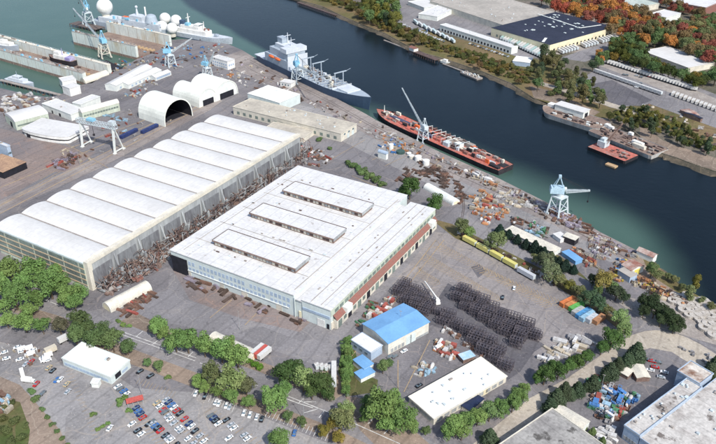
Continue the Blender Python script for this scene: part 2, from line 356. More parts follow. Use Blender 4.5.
# home side ground
sheet('quay_apron', [(242, 50)] + QE[:11] + [(628, 262), (560, 228), (500, 200), (440, 172), (380, 142), (330, 114), (262, 82), (215, 60)], QUAY)
sheet('yard_ground', [(262, 82), (330, 114), (380, 142), (440, 172), (500, 200), (560, 228), (628, 262), (610, 262), (560, 240), (480, 212), (440, 190), (380, 160), (330, 135), (280, 118)], ASPH2)
sheet('yard_ground', [(0, 128), (80, 150), (60, 168), (20, 190), (0, 200)], RUSTY)
sheet('yard_ground', [(22, 160), (45, 150), (62, 160), (80, 152), (96, 152), (70, 172), (45, 172)], RUSTY)
sheet('crane_track', [(-20, 223), (-20, 210), (100, 156), (215, 96), (222, 101), (210, 110), (100, 168)], QUAY)
lines('crane_rail', [((-20, 216), (216, 97)), ((-10, 192), (180, 112)), ((-10, 219), (217, 99)), ((60, 152), (150, 118))], .9, LINET)
sheet('roadway', [(170, 272), (168, 290), (60, 320), (90, 345), (150, 320), (230, 335), (330, 370), (350, 330), (440, 235), (425, 225), (335, 330), (230, 300)], ROADM)
sheet('dirt_patch', [(172, 268), (200, 276), (260, 300), (310, 322), (300, 332), (240, 318), (190, 300)], RUSTY)
sheet('storage_lot', [(436, 232), (456, 234), (545, 276), (580, 312), (620, 330), (560, 372), (528, 352), (430, 300), (392, 284)], LOT)
sheet('dark_asphalt', [(448, 283), (462, 291), (545, 345), (534, 352), (520, 372), (508, 380), (480, 360), (395, 312), (400, 300), (434, 304)], DARKP)
sheet('dark_asphalt', [(471, 267), (479, 264), (487, 271), (478, 278)], DARKP)
sheet('yard_ground', [(352, 360), (432, 325), (500, 352), (510, 366), (404, 400), (372, 384), (352, 372)], ASPH)
sheet('basin_road', [(-10, 262), (-10, 296), (60, 316), (130, 348), (200, 374), (260, 400), (330, 426), (400, 460), (470, 460), (420, 436), (330, 402), (260, 372), (190, 348), (120, 322), (60, 300), (20, 290)], ROADM)
sheet('verge', [(-10, 296), (60, 316), (130, 348), (200, 374), (260, 400), (330, 426), (380, 450), (365, 460), (320, 434), (255, 412), (190, 386), (120, 360), (60, 326), (-10, 305)], DIRT)
sheet('verge', [(120, 322), (190, 348), (260, 372), (330, 402), (355, 388), (330, 370), (300, 376), (262, 362), (230, 356), (190, 340), (135, 312)], DIRT)
sheet('parking_lot', [(-10, 340), (50, 352), (62, 366), (120, 378), (135, 388), (190, 392), (255, 414), (330, 444), (370, 470), (80, 470), (60, 430), (20, 385), (-10, 372)], ASPH2)
sheet('verge', [(-10, 372), (20, 385), (60, 430), (80, 470), (-20, 470)], DIRT)
sheet('grass', [(-10, 396), (20, 402), (30, 430), (25, 470), (-20, 470)], GRASS)
sheet('grass', [(352, 336), (360, 372), (378, 380), (376, 392), (350, 396), (338, 372), (342, 345)], GRASS)
sheet('verge', [(345, 396), (380, 400), (425, 440), (460, 470), (400, 470), (360, 430)], DIRT)
sheet('gravel_road', [(440, 470), (478, 440), (498, 424), (530, 398), (566, 379), (598, 357), (618, 343), (632, 335), (645, 331), (658, 330), (672, 332), (686, 337), (700, 344), (730, 363), (730, 392), (706, 377), (688, 362), (672, 353), (660, 350), (648, 350), (636, 354), (620, 364), (600, 376), (560, 402), (535, 420), (505, 470)], TANR)
sheet('yard_ground', [(560, 402), (600, 376), (634, 353), (650, 348), (672, 352), (706, 375), (760, 408), (760, 480), (505, 470), (535, 420)], ASPH)
sheet('roadway', [(455, 232), (545, 276), (560, 290), (600, 312), (636, 332), (650, 330), (672, 331), (690, 338), (720, 354), (720, 350), (660, 322), (600, 285), (560, 262), (500, 235), (460, 212)], ROADM)
sheet('grass', [(430, 218), (452, 224), (552, 274), (600, 306), (628, 326), (622, 332), (600, 314), (540, 276), (455, 238)], BANK)
sheet('river_bank', [(640, 252), (660, 268), (680, 285), (716, 306), (760, 330), (760, 345), (690, 300), (650, 285), (620, 275), (612, 262)], DIRT)
sheet('grass', [(640, 252), (660, 268), (680, 285), (716, 306), (760, 330), (760, 338), (680, 294), (650, 275)], BANK)
sheet('grass', [(556, 262), (590, 282), (584, 276), (560, 256), (530, 245), (526, 250)], GRASS)
sheet('yard_ground', [(600, 290), (640, 300), (690, 300), (716, 315), (716, 345), (650, 325)], CONC)
RAILM = mat('rail_dark', (.09, .075, .07), (.14, .11, .1), .4)
def curve_lines(name, pts, wd, m):
    lines(name, [(pts[i], pts[i+1]) for i in range(len(pts)-1)], wd, m)
for dx in (0, 1.6): curve_lines('rail_track', [(425+dx, 160), (435+dx, 165), (443+dx, 170), (450+dx, 177), (456+dx, 184), (460+dx, 191), (462.5+dx, 199), (463+dx, 208), (461+dx, 219), (456+dx, 230)], .5, RAILM)
for dy in (0, 2.2, 9): curve_lines('quay_rail', [(250, 60+dy), (290, 81+dy), (330, 101+dy), (376, 127+dy), (440, 158.5+dy), (498, 184+dy), (540, 205+dy), (575, 222+dy), (628, 250+dy)], .5, RAILM)
# painted lines and pavement joints
def row(a, b, c, n, skip=()):            # n+1 lines starting along a->b, each reaching by the vector a->c
    a_, b_, c_ = P(*a), P(*b), P(*c); v = c_-a_
    return [(a_+(b_-a_)*i/n, a_+(b_-a_)*i/n+v) for i in range(n+1) if i not in skip]
lines('road_marking', [((-10, 277), (60, 306)), ((120, 334), (195, 361)), ((200, 363), (258, 386)), ((120, 331), (196, 358)), ((262, 386), (330, 413)), ((262, 390), (300, 404)), ((335, 415), (400, 444)), ((176, 351), (184, 346)), ((188, 357), (193, 352)), ((298, 404), (304, 398)), ((319, 418), (325, 410)), ((282, 399), (290, 392)), ((300, 404), (313, 408)), ((304, 413), (318, 409)), ((304, 402), (316, 402)), ((340, 425), (350, 417)), ((368, 424), (374, 418)), ((384, 434), (390, 428)), ((136, 337), (143, 331)), ((152, 345), (160, 339))], .45, LINEW)
lines('parking_marking', row((192, 395), (232, 412), (195, 389), 12) + row((265, 417), (325, 441), (269, 410), 16), .28, LINEW)
lines('parking_marking', row((205, 413), (258, 449), (213, 408), 12) + row((240, 398), (262, 410), (243, 393), 5), .28, LINET)
lines('parking_marking', row((166, 406), (205, 442), (172, 402), 14) + row((166, 406), (205, 442), (159, 410), 14) + row((138, 418), (170, 446), (145, 414), 10) + row((138, 418), (170, 446), (130, 421), 10), .3, LINET)
lines('parking_marking', row((136, 384), (172, 398), (140, 378), 11) + row((66, 372), (94, 440), (72, 370), 18), .2, LINET)
def chev(a, b, n, wd, dx):
    out = []
    for i in range(n):
        p = P(*lerp(a, b, i/(n-1))); u = Vector((math.cos(R(60.5)), math.sin(R(60.5)), 0))
        for s_ in (1, -1):
            d = Matrix.Rotation(R(38*s_), 3, 'Z') @ u * s_
            out.append((p+Vector((0, 0, 0)), p+d*wd))
    return out
lines('stall_marking', chev((440, 246), (552, 306), 44, 5.5, 0) + chev((428, 258), (500, 300), 32, 5.5, 0) + chev((420, 272), (440, 284), 10, 5, 0) + chev((486, 272), (575, 310), 26, 5, 0), .32, LINET)
lines('pavement_joint', [((378, 138), (440, 168)), ((372, 160), (400, 148)), ((385, 166), (412, 153)), ((400, 200), (440, 160)), ((330, 160), (365, 140)), ((352, 176), (398, 196)), ((232, 300), (210, 318)), ((262, 308), (245, 325)), ((350, 350), (436, 240)), ((352, 356), (444, 240)), ((60, 140), (120, 175)), ((40, 180), (90, 150)), ((0, 205), (60, 172)), ((404, 392), (430, 340)), ((398, 360), (398, 395))], .5, LINET)

# ------------------------------------------------------------------ buildings
def frame_of(N, Rr, L, h):               # near corner on the ground, the two neighbours seen at roof height h
    n = P(*N); r = P(Rr[0], Rr[1], h); l = P(L[0], L[1], h); r.z = l.z = 0
    a, b = r-n, l-n
    if a.length >= b.length: ang = math.atan2(a.y, a.x)
    else: ang = math.atan2(b.y, b.x)-math.pi/2
    u = Vector((math.cos(ang), math.sin(ang), 0)); v = Vector((-u.y, u.x, 0))
    return n, ang, max(3, a.dot(u)), max(3, b.dot(v))
def openings(t, side, LX, LY, specs):
    for s in specs:
        kind, n, t0, t1, wd, z0, z1 = s[:7]; m = s[7] if len(s) > 7 else GLASS; nm = s[8] if len(s) > 8 else 'window'
        L = LX if side == 'x' else LY
        for i in range(n):
            c = (t0+(t1-t0)*((i+.5)/n))*L; a, b = c-wd/2, c+wd/2; mb = MB()
            if side == 'x': mb.box(a, -.12, z0, b, .1, z1)
            else: mb.box(-.12, a, z0, .1, b, z1)
            mb.build(nm, m, t)
def bld(name, label, cat, N, h, Rr, L, roof='flat', wm=WHITE, rm=ROOFW, fx=(), fy=(), rise=2.5, group=None, over=.25, z=0, ridge='x', vents=0, par=.5, sky=0, fr=None):
    if isinstance(h, tuple): h = hpx(N, h[0])
    n, ang, LX, LY = fr or frame_of(N, Rr, L, h)
    t = empty(name, (n.x, n.y, z), ang, label, cat, group)
    w_ = MB()
    if roof == 'flat':
        w_.box(0, 0, -.5, LX, LY, h)
        w_.build('wall', wm, t)
        r_ = MB().box(-over, -over, h+.003, LX+over, LY+over, h+.3)
        r_.build('roof', rm, t)
        if par:
            q = MB(); e = over
            q.box(-e, -e, h+.3, LX+e, -e+.35, h+.3+par).box(-e, LY+e-.35, h+.3, LX+e, LY+e, h+.3+par).box(-e, -e+.35, h+.3, -e+.35, LY+e-.35, h+.3+par).box(LX+e-.35, -e+.35, h+.3, LX+e, LY+e-.35, h+.3+par)
            q.build('parapet', wm if wm is not WHITE else ROOFW, t)
        top = lambda x, y: h+.3
    elif roof == 'gable':
        a = LX if ridge == 'x' else LY; e = over
        if ridge == 'x':
            vs = [(0,0,-.5),(LX,0,-.5),(LX,LY,-.5),(0,LY,-.5),(0,0,h),(LX,0,h),(LX,LY,h),(0,LY,h),(0,LY/2,h+rise),(LX,LY/2,h+rise)]
            w_.add(vs, [(0,3,2,1),(0,1,5,4),(2,3,7,6),(1,2,6,9,5),(3,0,4,8,7),(4,5,9,8),(7,8,9,6)]).build('wall', wm, t)
            sl = rise/(LY/2)
            for s_, (ya, za, yb, zb) in enumerate(((-e, h-e*sl, LY/2, h+rise), (LY+e, h-e*sl, LY/2, h+rise))):
                MB().add([(-e,ya,za+.02),(LX+e,ya,za+.02),(LX+e,yb,zb+.02),(-e,yb,zb+.02),(-e,ya,za+.3),(LX+e,ya,za+.3),(LX+e,yb,zb+.3),(-e,yb,zb+.3)],
                    [(0,3,2,1),(4,5,6,7),(0,1,5,4),(1,2,6,5),(2,3,7,6),(3,0,4,7)]).build('roof', rm, t)
            top = lambda x, y: h+rise*(1-abs(y-LY/2)/(LY/2))+.3
        else:
            vs = [(0,0,-.5),(LX,0,-.5),(LX,LY,-.5),(0,LY,-.5),(0,0,h),(LX,0,h),(LX,LY,h),(0,LY,h),(LX/2,0,h+rise),(LX/2,LY,h+rise)]
            w_.add(vs, [(0,3,2,1),(0,1,5,8,4),(2,3,7,9,6),(1,2,6,5),(3,0,4,7),(4,8,9,7),(8,5,6,9)]).build('wall', wm, t)
            sl = rise/(LX/2)
            for (xa, za, xb, zb) in ((-e, h-e*sl, LX/2, h+rise), (LX+e, h-e*sl, LX/2, h+rise)):
                MB().add([(xa,-e,za+.02),(xa,LY+e,za+.02),(xb,LY+e,zb+.02),(xb,-e,zb+.02),(xa,-e,za+.3),(xa,LY+e,za+.3),(xb,LY+e,zb+.3),(xb,-e,zb+.3)],
                    [(0,3,2,1),(4,5,6,7),(0,1,5,4),(1,2,6,5),(2,3,7,6),(3,0,4,7)]).build('roof', rm, t)
            top = lambda x, y: h+rise*(1-abs(x-LX/2)/(LX/2))+.3
    elif roof == 'arch':                  # barrel roof over low walls
        w_.box(0, 0, -.5, LX, LY, h).build('wall', wm, t)
        if ridge == 'y': MB().vault(-.2, -.2, LX+.2, LY+.2, h+.003, h+rise, 'y', 16).build('roof', rm, t)
        else: MB().vault(-.2, -.2, LX+.2, LY+.2, h+.003, h+rise, 'x', 16).build('roof', rm, t)
        top = lambda x, y: h+rise*.8
    openings(t, 'x', LX, LY, fx); openings(t, 'y', LX, LY, fy)
    rr = random.Random(name+str(N))
    for i in range(vents):
        x, y = rr.uniform(.06, .94)*LX, rr.uniform(.08, .92)*LY; zz = top(x, y)-.2
        if rr.random() < .5: MB().ob((x, y, zz+.5), (rr.uniform(.8, 2.2), rr.uniform(.8, 1.8), 1.0)).build('roof_vent', STEEL if rr.random() < .6 else CONC, t)
        else: MB().cyl((x, y, zz), .4, .9, 8).cyl((x, y, zz+.9), .65, .35, 8, .2).build('roof_vent', STEEL, t)
    if sky:
        k = int(sky)
        for i in range(k):
            x = LX*(i+.5)/k; y = LY*(.35 if i % 2 else .65)
            MB().ob((x, y, top(x, y)+.15), (1.2, 2.2, .3)).build('skylight', PANELW, t)
    return t, n, ang, LX, LY, h
D = DARK
# --- the great assembly shed with eleven arched roof bays
def assembly_shed():
    N = (93, 291); h = hpx(N, 263.5); n, ang, LX, LY = frame_of(N, (300.5, 134), (-11.5, 229), h)
    t = empty('assembly_shed', (n.x, n.y, 0), ang, 'huge shed with a white roof of arched bays and buttresses along one side', 'shed')
    MB().box(.4, .4, -.5, LX-.4, LY-.4, h-.6).build('wall', GREYW, t)
    ed = 3.2
    MB().box(0, 0, h-2.2, LX, ed, h+.2).build('fascia', CREAM2, t)       # the cream edge strip over the buttressed side
    MB().box(0, 0, 0, 3.2, ed, h-2.2).build('corner_pillar', CREAM2, t)
    bl = (LX)/11
    for i in range(11):
        b = MB(); m = 14; y0, y1 = ed+.01, LY
        x0, x1 = i*bl, (i+1)*bl-.12
        prof = [(x0+(x1-x0)*k/m, h-.5+1.9*math.sin(math.pi*(k/m))**.75) for k in range(m+1)]
        vs = []
        for y in (y0, y1): vs += [(x, y, z) for x, z in prof]
        q = m+1
        b.add(vs, [(k, k+1, q+k+1, q+k) for k in range(m)]+[tuple(range(q))[::-1], tuple(range(q, 2*q)), (0, q, 2*q-1, m)])
        b.build('roof_bay', ROOFW, t)
        if i: MB().box(i*bl-.5, ed, h-.55, i*bl+.4, LY, h-.15).build('valley_gutter', CONC, t)
        # buttress below each valley
        x = i*bl if i else None
        if x:
            b = MB(); d = 4.6
            b.add([(x-.5,0,0),(x-.5,-d,0),(x-.5,0,h-4),(x+.5,0,0),(x+.5,-d,0),(x+.5,0,h-4)], [(0,1,2),(3,5,4),(1,0,3,4),(0,2,5,3),(2,1,4,5)]).box(x-.9, -d-.5, 0, x+.9, -d+.5, 7.5)
            b.build('buttress', GREYW, t)
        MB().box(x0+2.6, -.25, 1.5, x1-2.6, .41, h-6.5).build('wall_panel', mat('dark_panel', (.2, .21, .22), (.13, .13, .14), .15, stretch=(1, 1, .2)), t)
    # front: glazing bands and tan bands
    MB().box(-.3, ed, 0, .4, LY, h-.5).build('front_wall', GREENW, t)
    zs = [3.5, 7.4, 11.2, 15.2]
    for z in zs:
        MB().box(-.5, ed+.4, z, .42, LY-.3, z+2.5).build('window_band', GREYG, t)
        MB().box(-.75, ed+.2, z-.75, .42, LY-.2, z-.05).build('tan_band', BAND, t)
    MB().box(-.65, ed, h-1.4, .4, LY, h-.45).build('roof_edge', PALECYAN, t)
    for k in range(6):
        MB().box(-.62, ed+4+k*LY/6.3, 0, .43, ed+4.8+k*LY/6.3, h-1.5).build('pilaster', GREENW, t)
    MB().box(-.9, LY*.3, 0, -.31, LY*.3+8, 2.6).build('door', D, t)
    return n, ang, LX, LY, h
SH = assembly_shed()
# --- the wide building with monitors
def fab_building():
    N = (331, 330); h = hpx(N, 310.5)
    n, ang, LX, LY = frame_of(N, (435, 209.5), (163, 257), h)
    t = empty('fabrication_building', (n.x, n.y, 0), ang, 'wide white-roofed building with three long rooftop monitors and a red lean-to along its side', 'factory')
        # bays across the front: east bay, low strip, main block
    q = P(294, 297, h)-n; q = Matrix.Rotation(-ang, 3, 'Z') @ q; ye = q.y*.78; ys = q.y
    MB().box(0, 0, -.5, LX, ye, h).build('wall', PALECYAN, t)
    MB().box(.5, ye, -.5, LX-5, ys, h-1.5).build('wall', PALECYAN, t)
    MB().box(.0, ys, -.5, LX+6, LY, h+1.2).build('wall', PALECYAN, t)
    MB().box(-.5, -.4, h+.003, LX+.5, ye-.15, h+.5).build('roof', ROOFD, t)
    MB().box(-.3, ye, h-1.4, LX-4.5, ys-.05, h-.9).build('roof', ROOFD, t)
    MB().box(-.5, ys-.1, h+1.203, LX+6.4, LY+.5, h+1.75).build('roof', ROOFW if 0 else ROOFD, t)
    # seams on the roofs
    for y in (ye*.35, ye*.7): MB().box(1, y, h+.5, LX-1, y+.35, h+.66).build('roof_seam', CONC, t)
    for k in range(5):
        x = LX*(.14+.18*k); MB().box(x, ys+3, h+1.75, x+.4, LY-4, h+1.9).build('roof_seam', ROOFG, t)
    MB().box(4, ys+2, h+1.75, LX-3, ys+2.45, h+1.95).build('roof_seam', ROOFG, t)
    MB().box(4, LY-7.5, h+1.75, LX-3, LY-7.1, h+1.9).build('roof_seam', ROOFG, t)
    rr = random.Random(4); b = MB()
    for i in range(46):
        x = rr.choice([LX*.1, LX*.27, LX*.33, LX*.56, LX*.62, LX*.8, LX*.9])+rr.uniform(-.6, .6); y = rr.uniform(ys+4, LY-5)
        MB().ob((x, y, h+2.0), (rr.uniform(.5, 1), rr.uniform(.8, 2.4), .5)).build('roof_vent', rr.choice([CONC, STEEL, RUSTD]), t)
    for i in range(14):
        MB().ob((rr.uniform(4, LX-4), rr.choice([ye*.2, ye*.5, ye*.85]), h+.75), (rr.uniform(.8, 2.2), .7, .5)).build('roof_vent', CONC, t)
    # monitors, each placed from its own front edge
    for (a, b_, c) in (((213, 240.5), (299, 266), (227, 230)), ((250, 213), (334, 239), (263, 204)), ((283, 190.5), (365, 211), (294, 182))):
        za = h+1.8; zt = h+5.2
        loc = [Matrix.Rotation(-ang, 3, 'Z') @ (P(q_[0], q_[1], zt)-n) for q_ in (a, b_, c)]
        x0, x1 = loc[0].x, loc[2].x; yb, ya = loc[0].y, loc[1].y
        if x1-x0 < 6: x1 = x0+9
        MB().box(x0+.3, ya+.3, za, x1-.3, yb-.3, zt).build('monitor_wall', RUST, t)
        MB().box(x0-.3, ya, zt+.003, x1+.3, yb, zt+.45).build('monitor_roof', ROOFD, t)
        MB().box(x1+.31, ya-.3, zt-.3, x1+.9, yb+.3, zt+.62).build('gutter', RUSTD, t); MB().box(x0-.75, ya-.3, zt-.35, x0-.31, yb+.3, zt+.5).build('gutter', RUST, t)
        MB().box(x0-.3, yb+.003, zt-.3, x1+.3, yb+.5, zt+.6).build('gutter', RUSTD, t); MB().box(x0-.3, ya-.5, zt-1.4, x1+.3, ya-.003, zt+.4).build('end_panel', GREYW, t)
        k = 26
        for i in range(k):
            y = ya+1+(yb-ya-2)*(i+.5)/k
            MB().box(x0+.14, y-.95, za+.7, x0+.32, y+.95, zt-.5).build('window', [CREAM2, GREYW, RUSTD, CREAM2][rr.randrange(4)], t)
    # front windows, two rows
    k = 30
    for i in range(k):
        y = ys+2.5+(LY-ys-4)*(i+.5)/k
        for z0, z1 in ((h-8.6, h-6.5), (h-4.8, h-2.2)):
            if (i*7+int(z0)) % 13 == 0: continue
            MB().box(-.12, y-.95, z0, .1, y+.95, z1).build('window', BLUEG, t)
    for z in (1.0,): MB().box(-.5, ys+4, z+3.4, -.003, LY-3, z+3.9).build('ledge', PANELW, t)
    for y, wd in ((ys+9, 4), (ys+34, 4.5), (ys+52, 3), (ys+78, 5)): MB().box(-.2, y, 0, -.004, y+wd, 4.2).build('door', CREAM2, t)
    MB().box(-.2, ye+1, 0, .3, ys-3, 5).build('door', CREAM, t)
    MB().box(-.25, 4, 0, -.004, 9, 5).build('door', WHITE, t); MB().box(-.25, 1.0, 0, -.004, 2.6, 3.4).build('door', D, t)
    MB().box(-.35, 0.5, h-6.2, -.004, ye-.5, h-4.6).build('window_band', BLUEG, t)
    MB().bar((-.4, ys-.6, 0), (-.4, ys-.6, h), .5).build('downpipe', PALECYAN, t)
    MB().box(-.6, LY-13, 0, -.13, LY-.5, h-1.8).build('recess_shade', DARK, t)  # solid dark box painting the shade of the open recess under the roof
    # long side: lean-to, windows, doors
    MB().box(0, -.4, 0, LX, -.004, 4.9).build('side_wall', CREAM2, t)
    MB().box(0, -.4, 9.2, LX, -.004, h-.4).build('side_wall', GREENW, t)
    MB().add([(2,-.4,9.1),(LX-1,-.4,9.1),(LX-1,-3,6.4),(2,-3,6.4),(2,-.4,8.8),(LX-1,-.4,8.8),(LX-1,-3,6.1),(2,-3,6.1)], [(0,1,2,3),(7,6,5,4),(3,2,6,7),(0,3,7,4),(1,5,6,2),(0,4,5,1)]).build('lean_to_roof', REDR, t)
    MB().box(2.2, -2.6, 0, LX-1.2, -.41, 6.2).build('lean_to_wall', CREAM2, t)
    k = 24
    for i in range(k):
        x = 3+(LX-6)*(i+.5)/k
        MB().box(x-1.9, -.6, 9.8, x+1.9, -.41, h-1.6).build('window', GREYG, t)
        if i % 2 == 0: MB().box(x-1.8, -2.8, 0, x+1.8, -2.61, 4.8).build('door', DARK if i % 4 else GREYG, t)
        else: MB().box(x-1.4, -2.78, 2.2, x+1.4, -2.61, 4.6).build('window', GREYG, t)
    for x in (11, LX-12): MB().box(x, -4, 5.2, x+6, -.6, 9.5).build('hoist_house', PANELW, t)
    return n, ang, LX, LY, h
FB = fab_building()
# --- buildings north of the shed
bld('workshop', 'long tan-roofed workshop with a pale green wall behind the arched shed', 'workshop', (341, 142), (134,), (356, 124), (233, 107), rm=ROOFT, wm=CREAM2, par=.3,
    fy=[('w', 16, .02, .98, 3, 1.5, 4.2, GREYG), ('w', 1, .35, .4, 4, 0, 5, WHITE, 'door')], fx=[('w', 3, .1, .9, 2.5, 4.5, 6, GLASS), ('w', 2, .3, .9, 3.4, 0, 4, PALECYAN, 'door')], vents=16)
bld('upper_store', 'tall plain white block rising out of the tan-roofed workshop', 'building', (280, 112), (103,), (292, 92), (247.5, 93.5), wm=PALECYAN, rm=WHITE, par=0)
bld('low_annex', 'low cream annex in front of the tan-roofed workshop', 'building', (303, 143), (138.5,), (318, 131), (262, 130), rm=ROOFT, wm=CREAM2, par=.2)
bld('office_block', 'small white block with rows of windows near the top quay corner', 'building', (228, 70), (62,), (236, 60), (211.5, 57.5), vents=4, fy=[('w', 7, .03, .97, 2, 1.5, 3, BLUEG), ('w', 7, .03, .97, 2, 4.5, 6, BLUEG)], fx=[('w', 3, .1, .9, 2, 3.5, 5.5, BLUEG)])
bld('quay_office', 'small white cabin block on the quay beside the grey ship', 'cabin', (291, 88), (84,), (294, 81), (280, 82), fy=[('w', 3, .1, .9, 1.4, 1.5, 3, GLASS)])
# --- arched fabric hangars
def hangar(label, N, Rr, L, apex, open_=1.0):
    n = P(*N); r = P(*Rr); l = P(*L); a = r-n; b = l-n; ang = math.atan2(b.y, b.x)-math.pi/2
    u = Vector((math.cos(ang), math.sin(ang), 0)); v = Vector((-u.y, u.x, 0)); LX = a.dot(u); LY = b.dot(v)
    mid = ((N[0]+Rr[0])/2, (N[1]+Rr[1])/2); h = hpx(mid, apex)
    t = empty('arched_hangar', (n.x, n.y, 0), ang, label, 'hangar', 'white arched hangars behind the great shed')
    m = 18; prof = [(LX/2-LX/2*math.cos(math.pi*k/m), h*math.sin(math.pi*k/m)**.72) for k in range(m+1)]
    th = .5; inn = [(LX/2+(x-LX/2)*.94, z*.95) for x, z in prof]; q = m+1
    vs = [(x, 0, z) for x, z in prof]+[(x, LY, z) for x, z in prof]+[(x, 0, z) for x, z in inn]+[(x, LY, z) for x, z in inn]
    fs = []
    for k in range(m): fs += [(k, k+1, q+k+1, q+k), (k, 2*q+k, 2*q+k+1, k+1), (q+k, q+k+1, 3*q+k+1, 3*q+k)]
    MB().add([(x, .05, z) for x, z in inn]+[(x, LY-.4, z) for x, z in inn], [(k, q+k, q+k+1, k+1) for k in range(m)]).build('shade_lining', DARK, t)  # near-black inner skin: the hangar's interior shade put into the colour
    MB().add(vs, fs).build('shell', mat('hangar_skin', (.72, .74, .68), (.6, .62, .57), .08, fine=.08), t)
    MB().add([(x, LY*.985, z) for x, z in inn]+[(x, LY*.985+.3, z) for x, z in inn], [tuple(range(q)), tuple(range(q, 2*q))[::-1]]).build('shaded_end_wall', DARK, t)  # back wall coloured dark to stand in for interior shade
    if open_ < 1:      # partly curtained front
        MB().add([(x, .3, z) for x, z in inn], [tuple(range(q))]).build('front_wall', PANELW, t)
        MB().box(LX*.22, -.1, 0, LX*.8, .25, h*.36).build('door', DARK, t)
    MB().box(LX*.08, LY*.2, .05, LX*.92, LY*.95, .2).build('shaded_floor', DARK, t)  # floor coloured dark as well, painting the shade inside
    return t
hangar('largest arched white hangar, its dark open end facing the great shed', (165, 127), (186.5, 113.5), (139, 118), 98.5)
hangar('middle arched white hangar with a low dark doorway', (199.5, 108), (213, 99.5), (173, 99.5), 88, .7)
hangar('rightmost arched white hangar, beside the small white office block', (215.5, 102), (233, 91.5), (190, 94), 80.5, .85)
# --- left-hand buildings
WR = [('w', 9, .05, .95, 3, 3.2, 4.6, GREYG)]
bld('boat_shed', 'white round-roofed shed with a window strip, at the left behind the bow-fronted hall', 'shed', (17, 130.5), (122,), (48, 113.5), (-3, 116), 'arch', rise=3, ridge='x', rm=ROOFW, wm=GREENW, fx=WR, fy=[('w', 1, .3, .6, 5, 0, 5, D, 'door')])
def bow_hall():
    n = P(24, 134); t = empty('bow_fronted_hall', (n.x, n.y, 0), R(-22), 'low white hall with a rounded front and dark window ribbon', 'hall')
    pts = []
    W, Dp = 52, 24
    for k in range(13): a = math.pi*(1+k/12); pts.append((W/2-W/2*.999*math.cos(a-math.pi) , -6*math.sin(a-math.pi)))
    pts += [(W, Dp), (0, Dp)]
    def sc_(f): return [(W/2+(x-W/2)*f, 6+(y-6)*f) for x, y in pts]
    MB().prism(sc_(.97), 0, 2.2).build('wall', WHITE, t); MB().prism(sc_(.96), 2.2, 3.6).build('window_ribbon', DARK, t)
    MB().prism(sc_(1.0), 3.6, 6.0).build('upper_wall', WHITE, t); MB().prism(sc_(1.01), 6.003, 6.3).build('roof', ROOFW, t)
    MB().box(8, -4.6, 0, 13, -2.5, 4).build('door', D, t)
    return t
bow_hall()
bld('machine_shop', 'cream and white round-roofed shop left of the gantry crane', 'workshop', (83.5, 121), (113,), (119, 103), (69.5, 113.5), 'arch', rise=3.2, ridge='x', rm=mat('cream_roof', (.76, .71, .66), (.6, .55, .5), .1), wm=GREENW, fx=[('w', 13, .03, .97, 2.2, 3.6, 5.2, GREYG)])
bld('link_building', 'low white building joined to the left side of the machine shop', 'building', (72, 121), (115,), (80, 108), (42, 104), wm=PANELW, fy=[('w', 1, .3, .5, 3, 0, 3, D, 'door'), ('w', 1, .62, .7, 2, 0, 3, D, 'door')], vents=3)
bld('rear_hall', 'white hall behind the cream round-roofed machine shop', 'hall', (82, 112), (105,), (100, 97), (75, 102), wm=PANELW, rm=ROOFW)
bld('blue_walled_office', 'white and blue office at the left edge above the brown-roofed shed', 'office', (10, 160), (147,), (16, 148), (-12, 140), wm=BLUEG, rm=ROOFW, fx=[('w', 3, .1, .9, 1.6, 5, 6.5)], vents=2)
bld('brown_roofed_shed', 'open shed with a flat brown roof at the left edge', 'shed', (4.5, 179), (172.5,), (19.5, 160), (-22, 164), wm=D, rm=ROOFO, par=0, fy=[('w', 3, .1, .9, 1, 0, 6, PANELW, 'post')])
for lb, N, tp, Rr, L in (('longest of the three white warehouses below the drydock', (117, 91.5), 86, (152, 66.5), (109.5, 82)),
        ('narrow warehouse in the middle of the three below the drydock', (129, 89), 85, (161.5, 70), (122, 81)),
        ('shortest of the three white warehouses below the drydock', (156, 81), 78, (171, 72), (149, 76.5))):
    bld('warehouse', lb, 'warehouse', N, (tp,), Rr, L, 'gable', rise=1.8, rm=ROOFW, wm=PANELW, group='white warehouses below the drydock', fx=[('w', 8, .05, .95, 2.4, 1, 3, BLUEG)])
bld('pump_house', 'lower white block on the basin edge below the long drydock', 'building', (71, 96.5), (89,), (79, 85.5), (62, 86), wm=WHITE)
bld('pump_house', 'upper white block on the basin edge below the long drydock', 'building', (63.5, 88.5), (82,), (76, 79.5), (55.5, 79), wm=WHITE)
# --- lower left and centre
bld('flat_roofed_office', 'white flat-roofed office with window rows among trees, lower left', 'office', (112, 384.5), (377.5,), (132, 361.5), (62, 358.5), wm=PALECYAN, rm=mat('cream_white_roof', (.8, .79, .72), (.72, .71, .66), .08, fine=.05), par=.3, vents=2,
    fy=[('w', 12, .06, .97, 2.2, .9, 2.6, BLUEG)], fx=[('w', 1, .2, .5, 4, 1, 4, DARK), ('w', 1, .55, .85, 4, 1.2, 2.6, BLUEG)])
bld('entrance_porch', 'small white porch on the front of the flat-roofed office', 'porch', (99, 388), (384,), (104, 380), (91, 383.5), wm=PANELW)
bld('blue_roofed_workshop', 'blue-roofed workshop with a white ridge line, beside the storage lot', 'workshop', (388, 355), (343.5,), (429, 322), (361, 325), 'gable', rise=1.6, ridge='x', rm=ROOFB, wm=mat('ivory', (.68, .66, .58), (.55, .53, .46), .3, fine=.12), over=.5,
    fx=[('w', 2, .45, .65, 4, 0, 5.5, PALECYAN, 'door'), ('w', 4, .05, .4, 1.8, .5, 3, GREYW), ('w', 1, .7, .97, 9, .2, 1.6, GREYW)], fy=[('w', 2, .2, .8, 3, 2, 3.4)])
